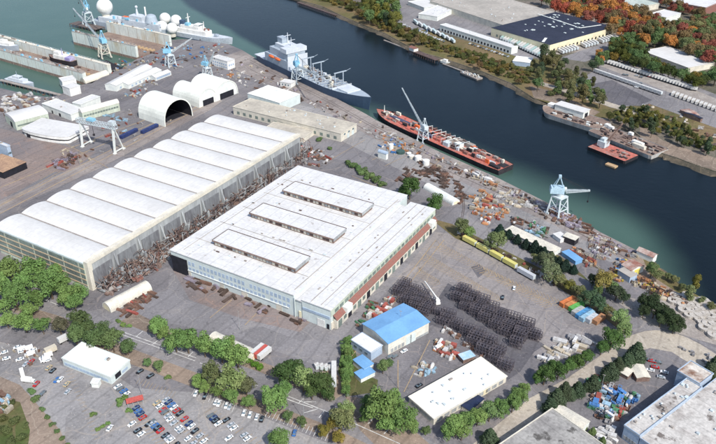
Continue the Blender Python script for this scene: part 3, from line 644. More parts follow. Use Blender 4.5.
o, n, a, LX, LY, h = bld('white_annex', 'white flat annex attached to the blue-roofed workshop', 'building', (371, 361), (353,), (384.5, 347), (351, 340), wm=BLUEG, rm=WHITE, par=.15, fy=[('w', 3, .1, .9, 2, 2.4, 3.8, GLASS)])
bld('small_blue_shed', 'upper of two small blue-roofed sheds left of the white annex', 'shed', (364, 374), (369,), (375, 365), (353, 360), wm=PANELW, rm=ROOFB, par=0, group='small blue-roofed sheds')
bld('small_blue_shed', 'lower of two small blue-roofed sheds left of the white annex', 'shed', (361, 383), (379,), (375, 372), (354, 373), wm=PANELW, rm=ROOFB, par=0, group='small blue-roofed sheds')
bld('white_warehouse', 'long white flat-roofed warehouse in the lower centre between trees', 'warehouse', (433.5, 425), (419,), (506.5, 376.5), (407.5, 398), rm=mat('clean_white_roof', (.8, .8, .75), (.72, .71, .67), .15, fine=.05), wm=CREAM2, par=.15, vents=16, over=.4,
    fx=[('w', 10, .03, .97, 3, .8, 3, GREYW), ('w', 1, .68, .72, 3, 0, 3.4, CREAM, 'door')], fy=[('w', 5, .1, .9, 2.5, .8, 2.6, GREYW)])
bld('solar_roofed_lean_to', 'low lean-to with dark blue panels against the long white warehouse', 'shed', (470, 415), (411,), (484, 399), (459.5, 407.5), wm=CREAM2, rm=mat('solar', (.02, .03, .06), (.03, .04, .09), .4, rough=.3), par=0)
bld('blue_roofed_shed', 'small shed with a pale blue roof and rust walls beside the white warehouse', 'shed', (463, 364), (360,), (475, 356), (454.5, 356), wm=RUST, rm=mat('pale_blue_roof', (.3, .5, .68), (.5, .6, .7), .2), par=0)
# vaulted shelters
def tunnel(label, N, F, wd, hh, m=CREAM2, cat='shelter', name='tunnel_shelter', group=None):
    n = P(*N); f = P(*F); d = f-n; t = empty(name, n, math.atan2(d.y, d.x), label, cat, group)
    MB().vault(0, -wd/2, d.length, wd/2, 0, hh, 'x', 14, el=.8).build('cover', m, t)
    k = max(2, int(d.length/6))
    for i in range(k+1):
        x = d.length*i/k; b = MB()
        for j in range(8):
            a0, a1 = math.pi*j/8, math.pi*(j+1)/8
            b.bar((x, wd/2*1.01*math.cos(a0), hh*1.01*math.sin(a0)**.8), (x, wd/2*1.01*math.cos(a1), hh*1.01*math.sin(a1)**.8), .12)
        b.build('rib', PANELW, t)
    MB().add([(-.05, -wd*.3, 0), (-.05, wd*.3, 0), (-.05, wd*.3, hh*.6), (-.05, -wd*.3, hh*.6)], [(0, 1, 2, 3)]).build('door', CREAM, t)
    return t
tunnel('long cream vaulted shelter at the foot of the great shed', (107, 310), (148, 288), 8.5, 5)
tunnel('cream flat vaulted shelter among the roadside trees', (256, 358), (213, 338), 8, 3.6)
tunnel('pale vaulted shed beside two round trees by the railway', (456, 204), (427, 187.5), 7.5, 3.6, PANELW)
# lower right industrial buildings
def works():
    h = 8.0; A = P(624.4, 426, h); B = P(677.5, 386, h); d = B-A; ang = math.atan2(d.y, d.x); u = d.normalized(); v = Vector((-u.y, u.x, 0))
    g = P(655, 424.5, h); wdt = abs((g-A).dot(v)); LXw = d.length+8
    n = A - v*wdt; n.z = 0
    bld('works_wing', 'stained white wing with pale blue walls along the edge of the lower right works', 'building', (0, 0), h, 0, 0, rm=ROOFS, wm=BLUEG, par=.6, vents=16, fr=(n, ang, LXw, wdt), fx=[], fy=[('w', 4, .1, .9, 2, 1, 3, GREYW)])
    m = n - v*62.4
    bld('works_building', 'large stained flat-roofed works in the lower right corner', 'factory', (0, 1), h-.8, 0, 0, rm=ROOFS, wm=BLUEG, par=.3, vents=26, fr=(m, ang, LXw+14, 62), fy=[('w', 7, .05, .95, 3, 1, 3, GREYW)])
    e = A + u*(LXw+.4) - v*(wdt-1.5); e.z = 0
    bld('works_end_block', 'brown-topped end block of the stained white wing, lower right', 'building', (0, 2), h+1, 0, 0, rm=mat('brown_stained_roof', (.6, .56, .5), (.22, .13, .09), .09, lo=.42, hi=.6), wm=BLUEG, par=.5, fr=(e, ang, 12, wdt+4))
    h = 7; T = P(552, 409, h); Lq = P(501, 444, h); d = T-Lq; ang = math.atan2(d.y, d.x); u = d.normalized(); v = Vector((-u.y, u.x, 0))
    n = T - u*62 - v*70; n.z = 0
    bld('flat_stained_warehouse', 'flat pale roof with dark stains at the bottom edge, right of centre', 'warehouse', (0, 3), h, 0, 0, rm=ROOFS2, wm=CREAM2, vents=18, par=.4, fr=(n, ang, 62, 70))
    a_, b_, c_ = P(558, 409, 5), P(583, 427, 5), P(590, 420, 5); d = c_-b_; ang = math.atan2(d.y, d.x); b_.z = 0
    bld('long_cream_shed', 'narrow cream-roofed shed beside dark conifers, lower right', 'shed', (0, 4), 4, 0, 0, 'gable', rise=.9, ridge='y', rm=CREAM2, wm=PANELW, fr=(b_, ang, d.length, (a_-b_).length))
works()
for i, (N, tp, Rr, L) in enumerate((((636, 382), 378, (646, 370), (630, 365.5)), ((627, 380), 376.5, (637, 368.5), (622, 366.5)))):
    bld('twin_roofed_shed', ['right-hand', 'left-hand'][i]+' cream-roofed shed of the pair by the colourful yard', 'shed', N, (tp,), Rr, L, 'gable', rise=.7, ridge='y', rm=CREAM2, wm=RUST, group='pair of cream-roofed sheds')
# quay-side sheds, lower right shore
bld('rusty_roofed_shed', 'larger shed with a patchy rust-red roof near the quay end', 'shed', (630, 277), (271,), (644, 266), (613, 268), 'gable', rise=1.5, ridge='y', rm=ROOFR, wm=PANELW, fx=[('w', 1, .2, .8, 5, 0, 4, YEL, 'door')])
bld('shore_hut', 'white hut with a rusty roof on the water edge at the quay end', 'hut', (652, 263), (257.5,), (661, 256), (637, 250.5), 'gable', rise=1.5, ridge='y', rm=ROOFR, wm=PANELW, over=.4)
bld('grey_lean_to', 'small grey-roofed lean-to in front of the rusty-roofed shed', 'shed', (629, 283), (277.5,), (635, 273), (618, 270), rm=ROOFG, wm=BLUEG, par=0)
for i, (N, tp, Rr, L, r_, w_) in enumerate((((560, 243), 239.5, (566, 236), (553, 234), ROOFW, WHITE), ((574, 246), 240.5, (579, 237), (563, 236), CREAM2, BLACK), ((553, 257), 253, (562, 249), (505, 230), CREAM2, PANELW), ((575, 265), 261.5, (581, 258), (562, 252), ROOFB, ROOFB))):
    bld('storage_building', ['small white storage building', 'cream-topped storage building with dark sides', 'very long low cream storage building', 'bright blue low storage building'][i]+' behind the quay near the dark conifers', 'shed', N, (tp,), Rr, L, rm=r_, wm=w_, par=0)
# --- across the water
bld('cream_distribution_warehouse', 'cream warehouse with a black roof and white roof stripe across the water', 'warehouse', (549, 53), (45,), (614.5, 27), (503, 25), rm=ROOFK, wm=CREAM, par=0, over=.1, vents=0,
    fx=[('w', 16, .04, .97, 2.8, .6, 3.6, D, 'dock_door')], fy=[('w', 14, .04, .92, 2.6, .6, 3.4, GREYG, 'dock_door')])
def roof_stripes():
    t = [o_ for o_ in C.objects if o_.name == 'cream_distribution_warehouse'][0]
    h = hpx((549, 53), 45)+.3; inv = Matrix.Rotation(-t.rotation_euler.z, 3, 'Z')
    def loc(q): v = inv @ (P(q[0], q[1], h)-Vector((t.location.x, t.location.y, 0))); v.z = h; return v
    for a, c, wd in (((538, 14), (580, 28), 1.8), ((580, 28), (601, 25), 1.6), ((543, 42), (546, 38), 3)):
        b = MB(); p, q = loc(a), loc(c); d = (q-p).normalized(); nn = Vector((-d.y, d.x, 0))*wd/2
        b.add([p+nn, p-nn, q-nn, q+nn, *(x+Vector((0, 0, .3)) for x in (p+nn, p-nn, q-nn, q+nn))], [(0,1,2,3),(4,5,6,7),(0,1,5,4),(2,3,7,6),(1,2,6,5),(3,0,4,7)])
        b.build('roof_stripe', PANELW, t)
    rr = random.Random(9)
    for i in range(34):
        q = lerp(lerp((505, 25), (549, 42), rr.random()), lerp((548, 10), (608, 27), rr.random()), rr.random()*.9+.05)
        v = loc(q); s_ = rr.choice([1.4, 2, 3]); MB().ob((v.x, v.y, h+.3), (s_, s_*1.4, .6)).build('skylight', PALECYAN, t)
roof_stripes()
bld('great_grey_warehouse', 'enormous grey flat roof adjoining the black-roofed warehouse across the water', 'warehouse', (502, 31), (25,), (545, 9.5), (430, 1), rm=ROOFG, wm=CREAM2, par=0, vents=20)
bld('white_dock_terminal', 'long narrow white building with dark dock doors near the far bank', 'terminal', (511, 54), (48,), (517, 46), (440, 25), wm=PANELW, rm=ROOFW, par=.3, vents=4, fy=[('w', 22, .02, .98, 2.4, .5, 3.2, D, 'dock_door')])
bld('white_depot', 'low white building with many rooftop units left of the dock terminal', 'depot', (437, 21), (17,), (456, 8), (423, 12), wm=PANELW, rm=ROOFD, vents=6)
bld('white_depot', 'narrow white shed at the top behind the far bank trees', 'depot', (424, 11), (8,), (436, 3), (408, 2), wm=PANELW, rm=ROOFW)
bld('blue_fronted_shed', 'small white-roofed shed with a blue front on the far bank', 'shed', (529, 67), (63,), (533, 58), (513, 60.5), wm=BLUEG, rm=WHITE, par=0)
bld('white_roofed_store', 'clean white flat-roofed store surrounded by trees at the upper right', 'store', (687, 73), (68,), (706, 60), (642, 51), wm=CREAM2, rm=ROOFW, par=.2)
bld('top_warehouse', 'pale building with a white roof among red trees at the top right', 'building', (665, 24), (18,), (681, 13.5), (657, 12), wm=PANELW, rm=ROOFW)
bld('top_warehouse', 'long pale green-roofed warehouse at the top edge above the red trees', 'warehouse', (690, 12), (7,), (716, 0), (642, -6), wm=PANELW, rm=mat('pale_green_roof', (.45, .5, .45), (.36, .42, .38), .05))
bld('top_warehouse', 'grey-roofed warehouse at the top edge left of the red trees', 'warehouse', (618, 16), (11,), (660, 4), (560, -6), wm=CREAM2, rm=mat('pale_green_roof', (.45, .5, .45)))
bld('top_warehouse', 'tan-roofed building at the right edge above the autumn trees', 'building', (712, 42), (37,), (735, 25), (697, 27), wm=CREAM2, rm=ROOFT)
bld('top_warehouse', 'brick-sided building in the top right corner', 'building', (704, 16), (8,), (730, -2), (684, -2), wm=REDR, rm=ROOFD)
for i, (N, tp, Rr, L) in enumerate((((700, 122), 119, (704, 119), (684, 113)), ((690, 118), 116, (694, 112), (680, 110)))):
    bld('far_hut', ['dark-roofed', 'rust-roofed'][i]+' hut near the right edge beyond the far bank', 'hut', N, (tp,), Rr, L, 'gable', rise=1, rm=[ROOFK, ROOFR][i], wm=RUST)
# ------------------------------------------------------------------ trees
def leafball(mb, c, r, n, q, rnd, sq=1.0, up=0):
    for i in range(n):
        while True:
            v = Vector((rnd.gauss(0, 1), rnd.gauss(0, 1), rnd.gauss(0, 1)))
            if v.length > .1: break
        v.normalize()
        if v.z < -.55: v.z = -v.z
        rad = r*(rnd.uniform(.72, 1.06)); p = Vector(c) + Vector((v.x*rad, v.y*rad, v.z*rad*sq))
        nn = (v + Vector((rnd.uniform(-.7, .7), rnd.uniform(-.7, .7), rnd.uniform(-.4, .8)))).normalized()
        t = nn.orthogonal().normalized(); t = Matrix.Rotation(rnd.uniform(0, 6.28), 3, nn) @ t; b = nn.cross(t)
        s1, s2 = q*rnd.uniform(.6, 1.3), q*rnd.uniform(.5, 1.0)
        mb.add([p+t*s1, p+b*s2, p-t*s1, p-b*s2], [(0, 1, 2, 3)])
def tree_proto(kind, seed):
    rnd = random.Random(seed); t = empty('tree'); tr = MB(); cr = MB()
    if kind == 'round':
        tr.bar((0,0,-.05), (0,0,.75), .13, .08, 7)
        for i in range(5):
            a = i*1.26+rnd.random(); tr.bar((0,0,.45+.05*i), (.5*math.cos(a), .5*math.sin(a), 1.0+.1*rnd.random()), .06, .025, 5)
        leafball(cr, (rnd.uniform(-.1,.1),rnd.uniform(-.1,.1),1.1), .55, 420, .07, rnd)
        for i in range(17):
            a = rnd.uniform(0, 6.28); e = rnd.uniform(-.45, 1.2); d = rnd.uniform(.42, .8)
            leafball(cr, (d*math.cos(a)*math.cos(e), d*math.sin(a)*math.cos(e), 1.1+d*math.sin(e)), rnd.uniform(.2, .42), 150, .06, rnd, .85)
    elif kind == 'conifer':
        tr.bar((0,0,-.05), (0,0,2.1), .14, .03, 7)
        for k in range(15):
            z = .3+k*.122; rr = ((1-k/15.5)**.8)*.98*rnd.uniform(.8, 1.1)+.05
            for i in range(max(3, int(8*rr))):
                a = i*6.28/max(3, int(8*rr))+k; d = rr*.62
                leafball(cr, (d*math.cos(a), d*math.sin(a), z), .36*rr+.06, 62, .07, rnd, .6)
    elif kind == 'tall':
        tr.bar((0,0,-.05), (0,0,1.7), .12, .05, 7)
        for i in range(5):
            a = i*1.3; tr.bar((0,0,.6+.15*i), (.35*math.cos(a), .35*math.sin(a), 1.2+.2*i), .05, .02, 5)
        for i in range(20):
            a = rnd.uniform(0, 6.28); z = rnd.uniform(.6, 2.5); d = rnd.uniform(.1, .5)*(1.15-abs(z-1.4)/2)
            leafball(cr, (d*math.cos(a), d*math.sin(a), z), rnd.uniform(.25, .42), 170, .07, rnd, 1)
    elif kind == 'bush':
        for i in range(4): tr.bar((0,0,-.05), (.3*math.cos(i*1.6), .3*math.sin(i*1.6), .5), .06, .03, 5)
        for i in range(9):
            a = rnd.uniform(0, 6.28); d = rnd.uniform(.1, .6)
            leafball(cr, (d*math.cos(a), d*math.sin(a), rnd.uniform(.25, .6)), rnd.uniform(.3, .45), 130, .085, rnd, .8)
    tr.build('trunk', TRUNK, t); cr.build('crown', LEAF, t)
    return t
PROTO = {k: [tree_proto(k, 11*i+len(k)) for i in range(c)] for k, c in (('round', 9), ('conifer', 4), ('tall', 3), ('bush', 3))}
HC = {'round': 1.12, 'conifer': .95, 'tall': 1.45, 'bush': .45}
used = set(); rt = random.Random(21)
def plant(px, py, rpx, kind, col, name, label, group=None, base=0, cat='tree'):
    r = rpx*1.13*mpp(px, py); h = r*HC[kind]; p = P(px, py, h+base); pr = rt.choice(PROTO[kind])
    if pr not in used: used.add(pr); t = pr; cc = [o for o in t.children]
    else: t = copy_tree(pr); cc = None
    if cc is None: cc = LASTKIDS
    t.name = name; t.location = (p.x, p.y, base); t.rotation_euler = (0, 0, rt.uniform(0, 6.28)); s = r*1.02
    s *= .88 if kind == 'conifer' else 1; t.scale = (s*rt.uniform(.93, 1.1), s*rt.uniform(.93, 1.1), s*rt.uniform(.9, 1.12))
    f = rt.uniform(.8, 1.22); g = rt.uniform(.9, 1.1)
    for c in cc:
        if c.name.startswith('crown'): c.color = (col[0]*f*g, col[1]*f, col[2]*f, 1)
    for k in ('label', 'group'):
        if k in t: del t[k]
    return tag(t, label, cat, group)
_ct = copy_tree
def copy_tree(o, parent=None):
    global LASTKIDS
    c = o.copy(); C.objects.link(c); c.parent = parent
    if o not in KIDS: KIDS[o] = list(o.children)
    ks = [copy_tree(ch, c) for ch in KIDS[o]]
    LASTKIDS = ks
    return c
def grove(items, kind, col, desc, where, group, name, cat='tree', base=0):
    items = sorted(items, key=lambda q: q[0]); n = len(items)
    for i, q in enumerate(items):
        kd = q[3] if len(q) > 3 else kind; cl = q[4] if len(q) > 4 else col
        lb = (desc + ' ' + where) if n == 1 else '%s, %s %s' % (desc, nth(i, n), where)
        plant(q[0], q[1], q[2], kd, cl, name, lb, group, base, cat)
G1 = (.155, .24, .075); G2 = (.2, .27, .105); G3 = (.12, .18, .07); DG = (.065, .092, .052); OL = (.17, .18, .08); YG = (.2, .17, .04); AU = (.3, .15, .035)
T = 'round'
grove([(10,272,14),(33,271,13),(49,284,14),(69,294,12),(14,296,13),(24,322,10),(42,326,8),(57,270,8),(2,286,12),(2,306,10),(36,297,9),(23,283,11),(60,283,11),(74,302,9),(79,291,8),(28,310,8),(6,319,9)], T, G1, 'broad green tree', 'in the clump below the great shed', 'broad green trees below the great shed', 'broadleaf_tree')
grove([(79,321,11),(59,325,9,T,(.11,.11,.07)),(75,335,11),(95,338,12),(112,341,11),(127,347,8),(103,331,9),(88,329,9)], T, (.1,.14,.055), 'pale green tree', 'in the belt behind the flat-roofed office', 'pale green trees behind the office', 'broadleaf_tree')
grove([(156,327,10),(175,341,11),(187,341,12),(204,346,11),(221,351,12),(237,355,13),(229,346,9),(165,333,7)], T, G1, 'bright green roadside tree', 'in the row above the road markings', 'green trees above the road', 'roadside_tree')
grove([(198,382,7),(212,374,11,T,OL),(218,391,7),(231,382,14,T,G2),(232,396,8),(248,402,7),(246,386,10,T,(.11,.12,.06)),(205,388,6)], T, G1, 'round green tree', 'in the cluster between road and parking stalls', 'trees between the road and the stalls', 'roadside_tree')
grove([(272,400,13),(283,391,10)], T, G1, 'tall dense green tree', 'of two beside the lower road', 'dense trees beside the lower road', 'roadside_tree')
grove([(288,374,13),(303,380,12,T,G2),(320,384,13),(297,369,8),(312,392,8),(326,393,8)], T, (.075,.12,.04), 'leafy tree', 'in the clump at the foot of the wide roadway', 'leafy trees at the roadway foot', 'broadleaf_tree')
grove([(288,416,6),(302,422,5.5)], T, G3, 'small dark round tree', 'of two along the lower verge', 'small round trees on the verge', 'small_tree')
grove([(147,363,4.5),(159,366,6)], T, G3, 'small round dark tree', 'of two right of the flat-roofed office', 'small trees right of the office', 'small_tree')
grove([(279,441,11)], T, G1, 'green tree cut by the bottom edge', 'of the picture', None, 'broadleaf_tree')
grove([(341,420,12,T,OL),(325,430,7,T,YG),(338,437,7,T,YG),(333,424,7,T,YG),(346,412,9,T,G2)], T, YG, 'yellowing tree', 'in the small clump by the bottom road end', 'yellowing trees by the road end', 'autumn_tree')
grove([(380,409,17),(403,419,14),(393,400,10),(370,403,9),(412,425,8),(389,424,10),(367,415,8)], T, G1, 'large green tree', 'in the grove left of the long white warehouse', 'large trees left of the warehouse', 'broadleaf_tree')
grove([(426,431,5),(383,367,7),(389,364,4.5)], T, G3, 'dark bush', 'near the small blue sheds and long warehouse', 'dark bushes by the warehouse yard', 'bush', 'bush')
grove([(456,425,12),(469,419,10),(478,416,10),(490,412,10,T,G2),(502,408,10),(513,403,10),(519,394,8),(449,432,9),(462,432,9),(524,388,5)], T, G1, 'green tree', 'in the row along the front of the white warehouse', 'trees fronting the white warehouse', 'broadleaf_tree')
grove([(545,375,10),(559,370,9),(569,365,8),(578,361,8),(587,357,7),(602,347,8),(612,340,10),(538,379,6),(552,366,7)], T, (.08,.14,.04), 'light green tree', 'in the line above the gravel road', 'light green trees above the gravel road', 'broadleaf_tree')
CN = 'conifer'
grove([(557,398,10),(565,391,9),(551,405,9),(578,389,8),(594,382,9),(611,370,9),(618,365,8),(627,360,9),(637,352,11),(631,360,7),(604,377,6),(571,394,6),(560,405,6),(586,386,5)], CN, DG, 'dark conifer', 'in the row below the gravel road', 'dark conifers below the gravel road', 'conifer_tree')
grove([(710,372,10),(716,364,9)], CN, DG, 'dark conifer', 'at the right edge beside the works', 'dark conifers at the right edge', 'conifer_tree')
grove([(490,436,10)], CN, DG, 'dark conical tree', 'at the bottom edge beside the flat stained roof', None, 'conifer_tree')
grove([(584,425,4),(593,431,4),(603,440,4)], CN, G3, 'little conifer', 'beside the narrow cream-roofed shed', 'little conifers by the cream shed', 'conifer_tree')
grove([(500,229,5.5),(509,234,5),(517.5,239,5),(526,244,5),(535,247,6),(544,253,6),(551,257,6),(559,262,6),(566,265,6),(574,269,5),(540,251,5),(555,262,5),(563,267,5)], CN, (.02,.04,.03), 'small dark conifer', 'in the row behind the yellow trailers', 'dark conifers behind the yellow trailers', 'conifer_tree')
grove([(410,188,10),(436,203,9),(405,192,7)], T, (.07,.12,.035), 'round green tree', 'at the back corner of the wide white building', 'round trees at the building corner', 'broadleaf_tree')
grove([(462,227,8,T,OL),(496,242,10,T,(.13,.16,.07)),(468,231,6,T,G1)], T, OL, 'leafy tree', 'behind the line of yellow trailers', 'trees behind the yellow trailers', 'broadleaf_tree')
grove([(319,139,4),(353,165,5),(358,168,5),(364,171,6),(370,175,6),(376,179,6),(348,162,4),(361,172,5),(367,177,4),(382,184,4.5),(330,148,3),(382,183,4)], 'bush', G3, 'green shrub', 'in the strip behind the wide white building', 'shrubs behind the wide building', 'shrub', 'shrub')
grove([(550,270,11,T,(.12,.15,.08)),(545,262,9,T,(.12,.14,.08)),(560,279,7),(570,286,6,T,YG),(578,291,6),(589,298,9,T,(.07,.11,.06)),(599,304,8,T,(.07,.11,.06)),(608,310,6),(619,318,9,T,G2),(624,328,9,T,G2),(537,258,6)], T, OL, 'olive green tree', 'along the back edge of the storage lot', 'olive trees along the storage lot', 'hedge_tree')
grove([(593,281,6,T,DG),(603,282,10,T,(.26,.19,.06)),(608,277,6,T,(.26,.19,.06)),(617,292,8,T,DG),(624,298,6,T,DG),(612,288,7,T,G3),(598,288,6,T,G3)], T, DG, 'mixed autumn tree', 'in the clump left of the rusty-roofed shed', 'mixed trees left of the rusty shed', 'autumn_tree')
grove([(646,303,9),(655,309,9),(663,312,8),(670,317,9),(678,323,8),(652,301,7),(644,311,7),(661,320,7),(674,328,6)], T, (.04,.06,.028), 'dark green tree', 'in the clump left of the white concrete rings', 'dark trees left of the concrete rings', 'broadleaf_tree')
grove([(652,270,7,T,G3),(657,275,6),(675,279,4.5),(668,276,4),(696,283,6,'tall',YG),(690,293,6,'tall',OL),(702,300,4),(712,306,5),(683,287,4)], T, OL, 'bank-side tree', 'on the river bank at the right', 'bank-side trees at the right', 'riverside_tree')
grove([(31,391,5),(35,398,5.5),(42,409,3.5),(47,417,3.5),(52,424,3.5),(57,431,3.5),(62,438,3.5),(67,445,3.5)], 'bush', G3, 'hedge shrub', 'in the line left of the empty parking lot', 'hedge shrubs by the parking lot', 'shrub', 'shrub')
grove([(4,408,5),(12,402,4),(14,420,6),(5,430,7),(22,436,6),(10,441,6),(26,425,4),(3,418,5)], 'bush', (.09,.1,.04), 'scrubby bush', 'on the rough ground at the lower left corner', 'scrub bushes at the lower left', 'bush', 'bush')
grove([(120,401,6),(125,397,4),(129,410,4)], 'bush', G1, 'leafy shrub', 'beside the red canopy', 'shrubs beside the red canopy', 'shrub', 'shrub')
grove([(93,414,4),(98,429,3),(103,426,3),(108,423,3)], 'bush', G1, 'island shrub', 'on a planted island in the parking lot', 'shrubs on the parking islands', 'shrub', 'shrub')
grove([(168,377,4),(118,321,3),(123,324,4),(129,326,3)], 'bush', G1, 'low green bush', 'by the verge below the long cream shelter', 'low bushes on the verge', 'bush', 'bush')
grove([(255,364,5),(260,367,5),(250,361,4)], 'bush', (.1,.2,.03), 'bright green bush', 'beside the striped trailers', 'bright bushes by the striped trailers', 'bush', 'bush')
grove([(347+4*math.sin(i*.7)*.3, 342+i*6.2, 5.5) for i in range(9)] + [(344, 349, 5), (343.5, 361, 5), (345, 373, 5)], T, G1, 'tall hedge tree', 'in the tall hedge left of the blue sheds', 'hedge trees left of the blue sheds', 'hedge_tree')
# belts across the water
def belt(poly, n, rr_, kinds, cols, desc, where, group, name, base=-.4, cat='tree', mind=.56):
    rnd = random.Random(len(desc)*31+n); out = []; tries = 0
    xs = [p[0] for p in poly]; ys = [p[1] for p in poly]
    def inside(x, y):
        c = False; j = len(poly)-1
        for i in range(len(poly)):
            xi, yi = poly[i]; xj, yj = poly[j]
            if (yi > y) != (yj > y) and x < (xj-xi)*(y-yi)/(yj-yi)+xi: c = not c
            j = i
        return c
    while len(out) < n and tries < 30000:
        tries += 1; x = rnd.uniform(min(xs), max(xs)); y = rnd.uniform(min(ys), max(ys)); r = rnd.uniform(*rr_)
        if inside(x, y) and all(math.hypot(x-q[0], (y-q[1])*1.7) > (r+q[2])*mind for q in out): out.append((x, y, r, rnd.choice(kinds), rnd.choice(cols)))
    grove(out, 'round', G1, desc, where, group, name, cat, base)
RED1 = (.34, .085, .055); RED2 = (.26, .08, .06); ORG = (.46, .2, .06); BRN = (.2, .14, .07)
belt([(536, -3), (570, -3), (610, 4), (650, 14), (662, 22), (655, 30), (640, 34), (612, 30), (607, 22), (560, 9)], 64, (5, 7.5), ['round'], [RED1, RED2, RED1, ORG, BRN, RED2, OL], 'crimson and orange autumn tree', 'in the belt behind the black-roofed warehouse', 'crimson trees behind the black-roofed warehouse', 'autumn_tree')
belt([(655, 26), (700, 22), (722, 30), (722, 62), (712, 62), (690, 52), (664, 42), (640, 42), (634, 34)], 60, (5, 7.5), ['round'], [RED2, ORG, BRN, BRN, OL, G3, (.15,.13,.06)], 'russet autumn tree', 'in the wood above the white-roofed store', 'russet trees above the store', 'autumn_tree')
belt([(612, 40), (642, 38), (640, 52), (650, 60), (690, 78), (716, 72), (716, 80), (692, 82), (645, 66), (612, 56)], 46, (4.8, 7), ['round'], [G3, (.08,.09,.02), (.17,.12,.03), G3, (.06,.08,.025)], 'green and gold tree', 'around the clean white-roofed store', 'trees around the white-roofed store', 'broadleaf_tree')
belt([(655, -2), (700, 12), (722, 18), (722, 26), (690, 20), (680, 12)], 20, (3.5, 5.5), ['round'], [G3, BRN, RED2], 'dark autumn tree', 'at the top right between warehouses', 'dark trees at the top right', 'autumn_tree')
belt([(362, -3), (396, -2), (400, 10), (392, 24), (372, 20), (360, 12)], 26, (4, 7), ['round', 'tall'], [DG, G3, (.13,.14,.04), (.17,.16,.04)], 'tall mixed tree', 'on the far bank at the top', 'tall trees on the far bank top', 'riverside_tree')
belt([(318, 0), (345, 6), (372, 22), (400, 36), (440, 50), (470, 62), (500, 74), (528, 84), (528, 72), (505, 62), (470, 50), (440, 44), (400, 24), (372, 8), (345, -3)], 190, (2.2, 4.4), ['bush', 'bush', 'round'], [(.12,.12,.04), (.09,.1,.035), (.17,.13,.04), (.15,.1,.05)], 'olive bank shrub', 'along the far river bank', 'shrubs along the far river bank', 'riverside_shrub', cat='shrub')
belt([(528, 62), (545, 56), (560, 54), (570, 66), (592, 74), (604, 92), (600, 104), (572, 98), (545, 92), (528, 86)], 38, (3.5, 6.5), ['round', 'tall', 'tall', 'bush'], [(.11,.12,.055), DG, (.15,.15,.07), (.12,.11,.05), G3], 'dark olive tree', 'in the wood above the two barges', 'dark olive trees above the barges', 'riverside_tree')
belt([(596, 54), (608, 50), (605, 62), (592, 70)], 8, (3.5, 5), ['round'], [DG, ORG, G3], 'small orange and green tree', 'beside the loading yard across the water', 'trees beside the far loading yard', 'autumn_tree')
belt([(610, 110), (640, 106), (680, 122), (716, 146), (716, 152), (690, 146), (660, 132), (630, 126), (606, 116)], 70, (2.5, 5), ['bush', 'round', 'tall'], [(.08,.09,.03), (.12,.13,.04), DG, (.16,.15,.04)], 'bank thicket tree', 'on the slope above the right-hand barge', 'thicket trees above the right barge', 'riverside_tree')
grove([(515, 47, 3.5)], T, DG, 'lone dark tree', 'at the end of the white dock terminal', None, 'broadleaf_tree', base=-.4)
for k in PROTO:
    for p_ in PROTO[k]:
        if p_ not in used:
            for c in list(p_.children): bpy.data.objects.remove(c)
            bpy.data.objects.remove(p_)
# ------------------------------------------------------------------ floating drydocks
def drydock(name, label, nearL, nearR, farR, hw, wt=4.5, m=PANELW, seed=0, apron=True):
    a = P(nearR[0], nearR[1], hw); b = P(nearL[0], nearL[1], hw); c = P(farR[0], farR[1], hw)
    d = b-a; ang = math.atan2(d.y, d.x); u = d.normalized(); v = Vector((-u.y, u.x, 0)); L = d.length; W = (c-a).dot(v)
    if W < 0: v = -v; 
    t = empty(name, (a.x, a.y, 0), ang, label, 'drydock'); s = 1 if W > 0 else -1; W = abs(W)
    def bx(x0, y0, z0, x1, y1, z1): return MB().box(x0, min(s*y0, s*y1), z0, x1, max(s*y0, s*y1), z1)
    bx(0, 0, WL-1, L, W, 0).build('pontoon', FLOORD, t)
    rnd = random.Random(seed)
    dw = mat('dock_wall'+name+str(seed), (.6, .64, .6), (.5, .45, .34), .05, fine=.12, stretch=(1, 1, .4), lo=.52, hi=.68)
    for y0 in (0, W-wt):
        bx(0, y0, .002, L, y0+wt, hw).build('wing_wall', dw, t)
        bx(-.1, y0-.15, hw+.003, L, y0+wt+.15, hw+.3).build('wing_deck', CREAM2 if y0 else CONC, t)
        n = int(L/14)
        for i in range(n):
            x = L*(i+.5)/n
            bx(x, y0-.12 if y0 == 0 else y0-.2, 0 if y0 else WL, x+.3, y0-.003, hw-.3).build('fender', CONC, t)
        r = MB()
        for i in range(int(L/5)):
            x = 2+i*5; r.bar((x, s*(y0+wt-.3), hw+.3), (x, s*(y0+wt-.3), hw+1.5), .12)
        r.bar((2, s*(y0+wt-.3), hw+1.5), (L-2, s*(y0+wt-.3), hw+1.5), .14); r.build('railing', STEEL, t)
        for i in range(int(L/11)):
            x = rnd.uniform(3, L-3); q = rnd.uniform(.7, 2)
            bx(x, y0+.8, hw+.3, x+q*1.8, y0+.8+q, hw+.3+rnd.uniform(.6, 2)).build('deck_locker', rnd.choice([STEEL, WHITE, RUST, CONC, SKYB]), t)
    n = int(L/6)
    for i in range(n):
        x = L*(i+.5)/n; bx(x, W*.44, 0, x+2, W*.56, 1.4).build('keel_block', TANK, t)
    return t, L, W, s
DD1 = DD1_ = drydock('long_drydock', 'long floating drydock at the left edge with a rust-brown floor', (-70, 30.5), (82, 73.5), (100.5, 61.5), 9.5, seed=1)
for i in range(90):
    x = random.uniform(2, DD1[1]-4); y = DD1[3]*random.choice([random.uniform(6, DD1[2]*.42), random.uniform(DD1[2]*.58, DD1[2]-7)]); q = random.uniform(.6, 2.4)
    MB().ob((x, y, q*.4), (q*2, q, q*.8), random.choice([0, 0, .5])).build('dock_gear', random.choice([RUST, RUSTD, CONC, CREAM2, STEEL, REDR]), DD1[0])
MB().vault(-3, 0 if DD1[3] > 0 else -DD1[2]+6, 6, DD1[2]-6 if DD1[3] > 0 else 0, -1, 4.5, 'y', 10).build('end_pontoon', CREAM2, DD1[0])
